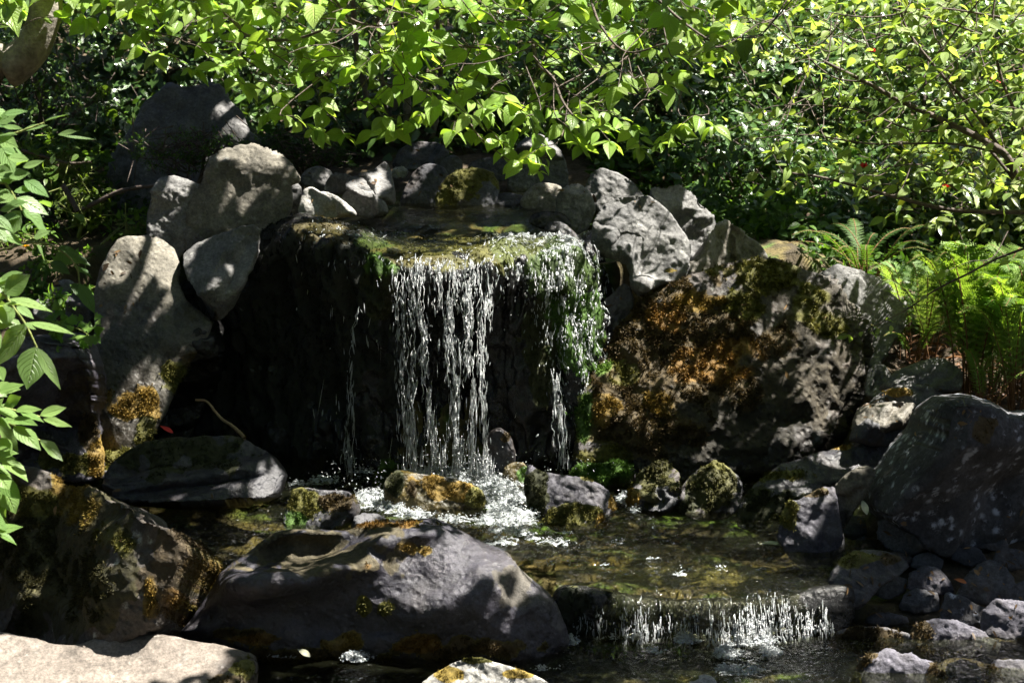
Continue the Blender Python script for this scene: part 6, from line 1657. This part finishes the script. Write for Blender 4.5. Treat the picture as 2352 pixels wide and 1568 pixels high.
# ---------------------------------------------------------------- leaves at the left edge, nearest to the viewer
rg = np.random.default_rng(105)
def plant_leaves(name, label, lst, oy, y, c1, c2, rach, seed, sc=.3516):
    rg = np.random.default_rng(seed)
    P = []; A = []; Nn = []; L = []; W = []
    for (bx, by, tx, ty2, w) in lst:
        yy = y + rg.uniform(-.18, .18)
        b = aty(bx * sc, oy + by * sc, yy); t = aty(tx * sc, oy + ty2 * sc, yy - rg.uniform(-.03, .06))
        P.append(b); A.append(t - b); L.append(np.linalg.norm(t - b)); W.append(w * sc / F * (yy + 10) * 1.15)
        Nn.append(np.array([rg.normal() * .3 + .15, -.40, .85 + rg.normal() * .25]))
    base = aty(-160, 1500, y); base[2] = -.3
    o = empty(name, base, label, "plant")
    leaves("foliage", np.array(P), np.array(A), np.array(Nn), np.array(L), np.array(W), vary(c1, c2, len(P), rg, .08), T_OVATE, M['leaf'], o, rg, fold=(.05, .22), curl=(-.05, .12), origin=base)
    tb = TB()
    for r in rach:
        tb.tube([aty(a * sc, oy + b * sc, y) for a, b in r], .0045, .003, 6, 6)
    tb.tube([base, aty(-100, 1200, y), aty(-60, 900, y), aty(-50, 600, y + .02), aty(-40, 380, y)], .012, .006, 8, 5)
    mkmesh("stem", np.concatenate(tb.V) - base, [np.concatenate(tb.F)], M['stalk'], o)
LA = [(150, 365, -10, 300, 95), (50, 375, 190, 395, 85), (90, 600, 262, 575, 64), (85, 620, -20, 680, 110), (110, 640, 322, 735, 100), (145, 712, 330, 872, 135), (135, 725, -30, 915, 140), (-10, 230, 115, 225, 70), (65, 440, 185, 375, 90), (60, 500, 200, 485, 80), (160, 520, 320, 640, 90), (150, 195, 312, 165, 60), (230, 235, 310, 225, 60), (290, 140, 440, 88, 50), (380, 225, 500, 200, 45), (410, 235, 630, 256, 22), (0, 150, 60, 130, 60), (-20, 420, 80, 470, 100), (-10, 480, 70, 530, 90), (330, 700, 250, 640, 60), (150, 440, 290, 400, 50), (-20, 60, 20, 100, 60), (220, 900, 330, 850, 90), (240, 950, 300, 1050, 110), (20, 170, 150, 190, 40)]
LB = [(30, 1262, 200, 1140, 130), (-20, 1190, 135, 1108, 95), (60, 1300, 345, 1358, 95), (90, 1360, -40, 1480, 140), (110, 1345, 222, 1425, 62), (170, 1465, -20, 1740, 165), (190, 1452, 492, 1512, 82), (160, 1462, 235, 1500, 50), (235, 1612, 175, 1888, 178), (245, 1618, 397, 1890, 72), (-10, 1250, 60, 1240, 60), (40, 1440, 150, 1500, 80)]
LCc = [(-10, 465, 160, 420, 82), (100, 590, 270, 572, 72), (262, 622, 432, 568, 72), (282, 645, 470, 686, 56), (130, 598, 290, 655, 62), (90, 690, 270, 830, 115), (263, 780, 415, 917, 92), (92, 640, 245, 682, 72), (-10, 690, 125, 855, 115), (20, 570, 140, 500, 95), (-10, 770, 75, 890, 100), (15, 910, 190, 1037, 135), (20, 1090, 110, 1262, 135), (-10, 1350, 108, 1368, 55), (-10, 1385, 112, 1462, 62), (-15, 300, 25, 400, 70), (-20, 1000, 60, 1110, 110), (-20, 1180, 40, 1290, 90), (0, 560, 110, 600, 60), (-30,640,80,700,80)]
def more(lst, n, x0, x1, y0, y1, seed, w=(60, 105)):
    r = np.random.default_rng(seed)
    for k in range(n):
        x, y = r.uniform(x0, x1), r.uniform(y0, y1); an = r.normal() * .7 + .25; l = r.uniform(110, 210)
        lst.append((x, y, x + l * math.cos(an), y + l * math.sin(an), l * r.uniform(.45, .62)))
more(LA, 16, -90, 40, 60, 900, 1); more(LB, 9, -120, 0, 1130, 1500, 2); more(LCc, 18, -120, 20, 350, 1400, 3)
plant_leaves("leafy_plant", "big pale leaves on a stem in front of the soil bank at left", LA, 229.7, -2.6, (.15, .27, .09), (.22, .34, .12), [[(35, 545), (85, 620), (140, 720)], [(-40, 540), (35, 545)], [(0, 250), (150, 200), (290, 150)], [(0, 400), (65, 440)]], 1)
plant_leaves("leafy_plant", "drooping compound leaf with broad pale leaflets at the middle of the left edge", LB, 229.7, -2.7, (.19, .31, .10), (.26, .38, .13), [[(-60, 1180), (30, 1275), (100, 1370), (165, 1462), (205, 1540), (240, 1615)]], 2)
plant_leaves("leafy_plant", "lowest spray of pale leaves beside the mossy corner boulder at left", LCc, 735, -2.55, (.17, .30, .08), (.24, .37, .11), [[(-40, 560), (100, 590), (262, 630)], [(-40, 660), (90, 690), (260, 785)], [(-40, 900), (15, 910)], [(-40, 1060), (25, 1090)]], 3)
LD = [(405, 985, 400, 1112, 118), (425, 990, 592, 1082, 92), (490, 1088, 606, 1152, 62), (520, 1200, 622, 1395, 84), (475, 1195, 545, 1302, 66), (490, 740, 552, 792, 60), (330, 1060, 460, 1130, 80), (380, 960, 520, 1000, 70)]
plant_leaves("leafy_plant", "dark green hanging leaves in shade in front of the tall brown boulder", LD, 229.7, -1.9, (.05, .12, .025), (.08, .17, .035), [[(-60, 1000), (230, 930), (400, 985), (500, 1090), (520, 1200)]], 4)

# ivy on the purplish boulder
T_IVY = template([0, .12, .3, .42, .55, .75, 1], [.15, .75, 1, .55, .72, .3, .02], 5)
rg = np.random.default_rng(106)
ib = aty(170, 765, -.05)
io = empty("ivy", ib, "bright green ivy trailing over the top of the purplish boulder", "ivy")
n = 46
P = aty(rg.uniform(115, 225, n), rg.uniform(715, 785, n), -.12) + rg.normal(size=(n, 3)) * [0, .06, .0]
A = rg.normal(size=(n, 3)) * [1, .4, .7] + [0, -.3, -.3]
L = rg.uniform(.03, .06, n)
leaves("foliage", P, A, np.array([0, -.8, .7]) + rg.normal(size=(n, 3)) * .3, L, L * 1.05, vary((.13, .28, .05), (.24, .4, .09), n, rg), T_IVY, M['leaf'], io, rg, origin=ib)
tb = TB(); tb.tube([aty(90, 735, -.05), aty(140, 745, -.08), aty(190, 760, -.1), aty(222, 790, -.12)], .003, .002, 5, 5)
mkmesh("stem", np.concatenate(tb.V) - ib, [np.concatenate(tb.F)], M['stalk'], io)

# dandelion
db_ = aty(60, 592, 1.15)
da = empty("dandelion", db_, "single yellow dandelion flower on the left bank", "flower")
n = 60; an = rg.uniform(0, 6.283, n)
A = np.stack([np.cos(an), np.sin(an), rg.uniform(.1, .9, n)], 1)
leaves("flower_head", np.tile(np.array([0, 0, .055]), (n, 1)), A, np.tile([0, 0, 1.0], (n, 1)) + rg.normal(size=(n, 3)) * .1, rg.uniform(.014, .022, n), np.full(n, .006), vary((.7, .36, .005), (.85, .5, .01), n, rg, .05), T_LOW, M['leaf'], da, rg)
tb = TB(); tb.tube([(0, 0, -.03), (.004, 0, .02), (0, 0, .055)], .003, .003, 5, 4); tb.build("stem", M['stalk'], da)

M['palestick'] = barkmat("pale_stick_bark", (.18, .12, .06), (.42, .30, .16))
# ---------------------------------------------------------------- sticks, fallen leaves, red blooms
def stick(label, pts, r0, r1, y0, y1, mat='twig', name="stick"):
    tb = TB()
    n = len(pts)
    W_ = [aty(a, b, y0 + (y1 - y0) * i / (n - 1)) for i, (a, b) in enumerate(pts)]
    tb.tube(W_, r0, r1, 7, 8, .3, 2)
    o = mkmesh(name, np.concatenate(tb.V), [np.concatenate(tb.F)], M[mat], origin=W_[-1])
    tag(o, label, "stick")
stick("thin pale twig bent upward against the black hollow left of the fall", [(450, 918), (475, 922), (495, 945), (510, 962), (530, 975), (548, 990), (562, 1006)], .0045, .008, .2, -.12, 'palestick')
stick("dark crooked stick lying on the left bank behind the tan boulder", [(190, 480), (230, 460), (280, 438), (340, 428), (380, 425)], .012, .008, 1.15, 1.05)
stick("broken pale ended stick standing in the shade on the left bank", [(145, 425), (160, 450), (178, 485)], .012, .014, 1.1, 1.05)
stick("long dark twig lying across the shaded bank at the left", [(50, 345), (110, 362), (160, 375), (210, 372)], .008, .006, 1.4, 1.35)
def fallen(name, label, px, py, y, l, wd, mat, cat="leaf", ang=.4, z=None):
    p = aty(px, py, y) if z is None else atz(px, py, z)
    U, q = T_OVATE
    x = U[:, 0] * wd * .5; t = U[:, 1] * l - l / 2
    zz = .25 * np.abs(x) - .25 * l * (U[:, 1] - .5) ** 2 + .008
    V_ = np.stack([x * math.cos(ang) - t * math.sin(ang), x * math.sin(ang) + t * math.cos(ang), zz], 1)
    V_ = V_ @ np.array([[1, 0, 0], [0, .8, .6], [0, -.6, .8]]) if z is None else V_
    V2 = np.concatenate([V_, V_ - [0, 0, .0012]])
    o = mkmesh(name, V2, [q, q[:, ::-1] + len(V_)], mat)
    o.location = p
    tag(o, label, cat)
fallen("fallen_leaf", "red leaf lying in the dark hollow at the left of the pool", 383, 987, -.12, .07, .02, M['red'], ang=1.0)
fallen("fallen_leaf", "orange brown leaf floating at the foot of the gold capped rock", 1948, 1308, -1.0, .05, .02, M['orange'], ang=1.4, z=.008)
fallen("fallen_leaf", "orange dry leaf among the stones of the right rubble", 2205, 1335, -1.15, .05, .018, M['orange'], ang=1.2)
fallen("fallen_leaf", "pale curled leaf caught between the brown upright rock and the lichen boulder", 1985, 1165, -.8, .075, .028, M['paleleaf'], ang=.2)
fallen("fallen_leaf", "yellow green leaf floating in the pool before the square dark brown rock", 1770, 1252, -.8, .09, .04, M['paleleaf'], ang=1.3, z=.006)
fallen("fallen_leaf", "small orange leaf lying on the edge of the wet bluish slab", 2080, 1005, -.3, .04, .018, M['orange'], ang=1.2)
fallen("fallen_leaf", "green fallen leaf stuck on the front of the scooped boulder", 698, 1500, -1.62, .06, .025, M['paleleaf'], ang=1.0)
for k, (a, b, y, s, lb) in enumerate([(2005, 118, 1.9, .05, "small red bloom high up among the right tree's leaves"), (2290, 185, 1.9, .09, "pinkish red bloom near the right edge behind the leaves"), (1985, 382, 1.4, .06, "red bloom in the dark gap of the glossy shrubs"), (2172, 430, 1.1, .045, "narrow red bud hanging beside the yellowish glossy shrub")]):
    p = aty(a, b, y)
    rg = np.random.default_rng(200 + k)
    o = empty("red_flower", p, lb, "flower", "red blooms in the shrubs at right")
    n = 16
    A = rg.normal(size=(n, 3)); A[:, 2] = np.abs(A[:, 2]) * .6
    leaves("petals", np.zeros((n, 3)), A, rg.normal(size=(n, 3)), np.full(n, s * .4), np.full(n, s * .26), np.tile([.6, .03, .02], (n, 1)), T_LOW, M['red'], o, rg)

# dead fern litter under the ferns
rg = np.random.default_rng(301)
n = 2600
P = np.stack([rg.uniform(1.75, 2.9, n), rg.uniform(-.25, 1.0, n), np.zeros(n)], 1)
P[:, 2] = ground_z(P[:, 0], P[:, 1]) + rg.uniform(.0, .06, n)
A = rg.normal(size=(n, 3)) * [1, 1, .35]
L = rg.uniform(.04, .14, n)
li = leaves("dry_litter", P, A, np.array([0, 0, 1.0]) + rg.normal(size=(n, 3)) * .5, L, rg.uniform(.006, .014, n), vary((.06, .03, .012), (.22, .11, .05), n, rg), T_LOW, M['shadeleaf'], None, rg)
tag(li, kind="stuff")
n = 8000
P = np.stack([rg.uniform(.4, 3.0, n), np.zeros(n), np.zeros(n)], 1)
P[:, 1] = rg.uniform(np.where(P[:, 0] < 1.35, 1.25, .7), 2.5)
P[:, 2] = ground_z(P[:, 0], P[:, 1]) + rg.uniform(.0, .14, n)
L = rg.uniform(.03, .07, n)
gc = leaves("ground_cover", P, rg.normal(size=(n, 3)) * [1, 1, .5], np.array([0, -.2, 1.0]) + rg.normal(size=(n, 3)) * .5, L, L * .55, vary((.04, .10, .02), (.12, .22, .04), n, rg), T_LOW, M['leaf'], None, rg)
tag(gc, kind="stuff")
n = 5000
P = np.stack([rg.uniform(-3.0, -1.3, n), rg.uniform(1.3, 2.6, n), np.zeros(n)], 1)
P[:, 2] = ground_z(P[:, 0], P[:, 1]) + rg.uniform(.0, .16, n)
L = rg.uniform(.02, .05, n)
gc = leaves("ground_cover", P, rg.normal(size=(n, 3)) * [1, 1, .5], np.array([0, -.2, 1.0]) + rg.normal(size=(n, 3)) * .5, L, L * .55, vary((.025, .06, .014), (.07, .14, .03), n, rg), T_LOW, M['leaf'], None, rg)
tag(gc, kind="stuff")

# leaf and twig litter caught on the stones
rg = np.random.default_rng(401)
lp = []; ln_ = []
for (x0, x1, y0, y1, k) in [(1930, 2352, 1180, 1500, 170), (1950, 2250, 880, 1010, 60), (100, 330, 560, 720, 70), (1200, 1500, 340, 480, 40), (700, 1100, 340, 460, 40), (0, 520, 1090, 1250, 30), (1350, 1900, 600, 900, 40)]:
    for _ in range(k):
        h = _tree.ray_cast(Vector(CAM), Vector(unit(ray(rg.uniform(x0, x1), rg.uniform(y0, y1)))))
        if h[0] is not None and h[1][2] > .35:
            lp.append(np.array(h[0]) + np.array(h[1]) * .005); ln_.append(np.array(h[1]))
lp = np.array(lp); ln_ = np.array(ln_); n = len(lp)
A = np.cross(ln_, rg.normal(size=(n, 3)))
L = rg.uniform(.012, .045, n)
tag(leaves("leaf_litter", lp, A, ln_ + rg.normal(size=(n, 3)) * .25, L, L * rg.uniform(.12, .5, n), vary((.05, .03, .015), (.20, .12, .05), n, rg, .3), T_LOW, M['shadeleaf'], None, rg), kind="stuff")
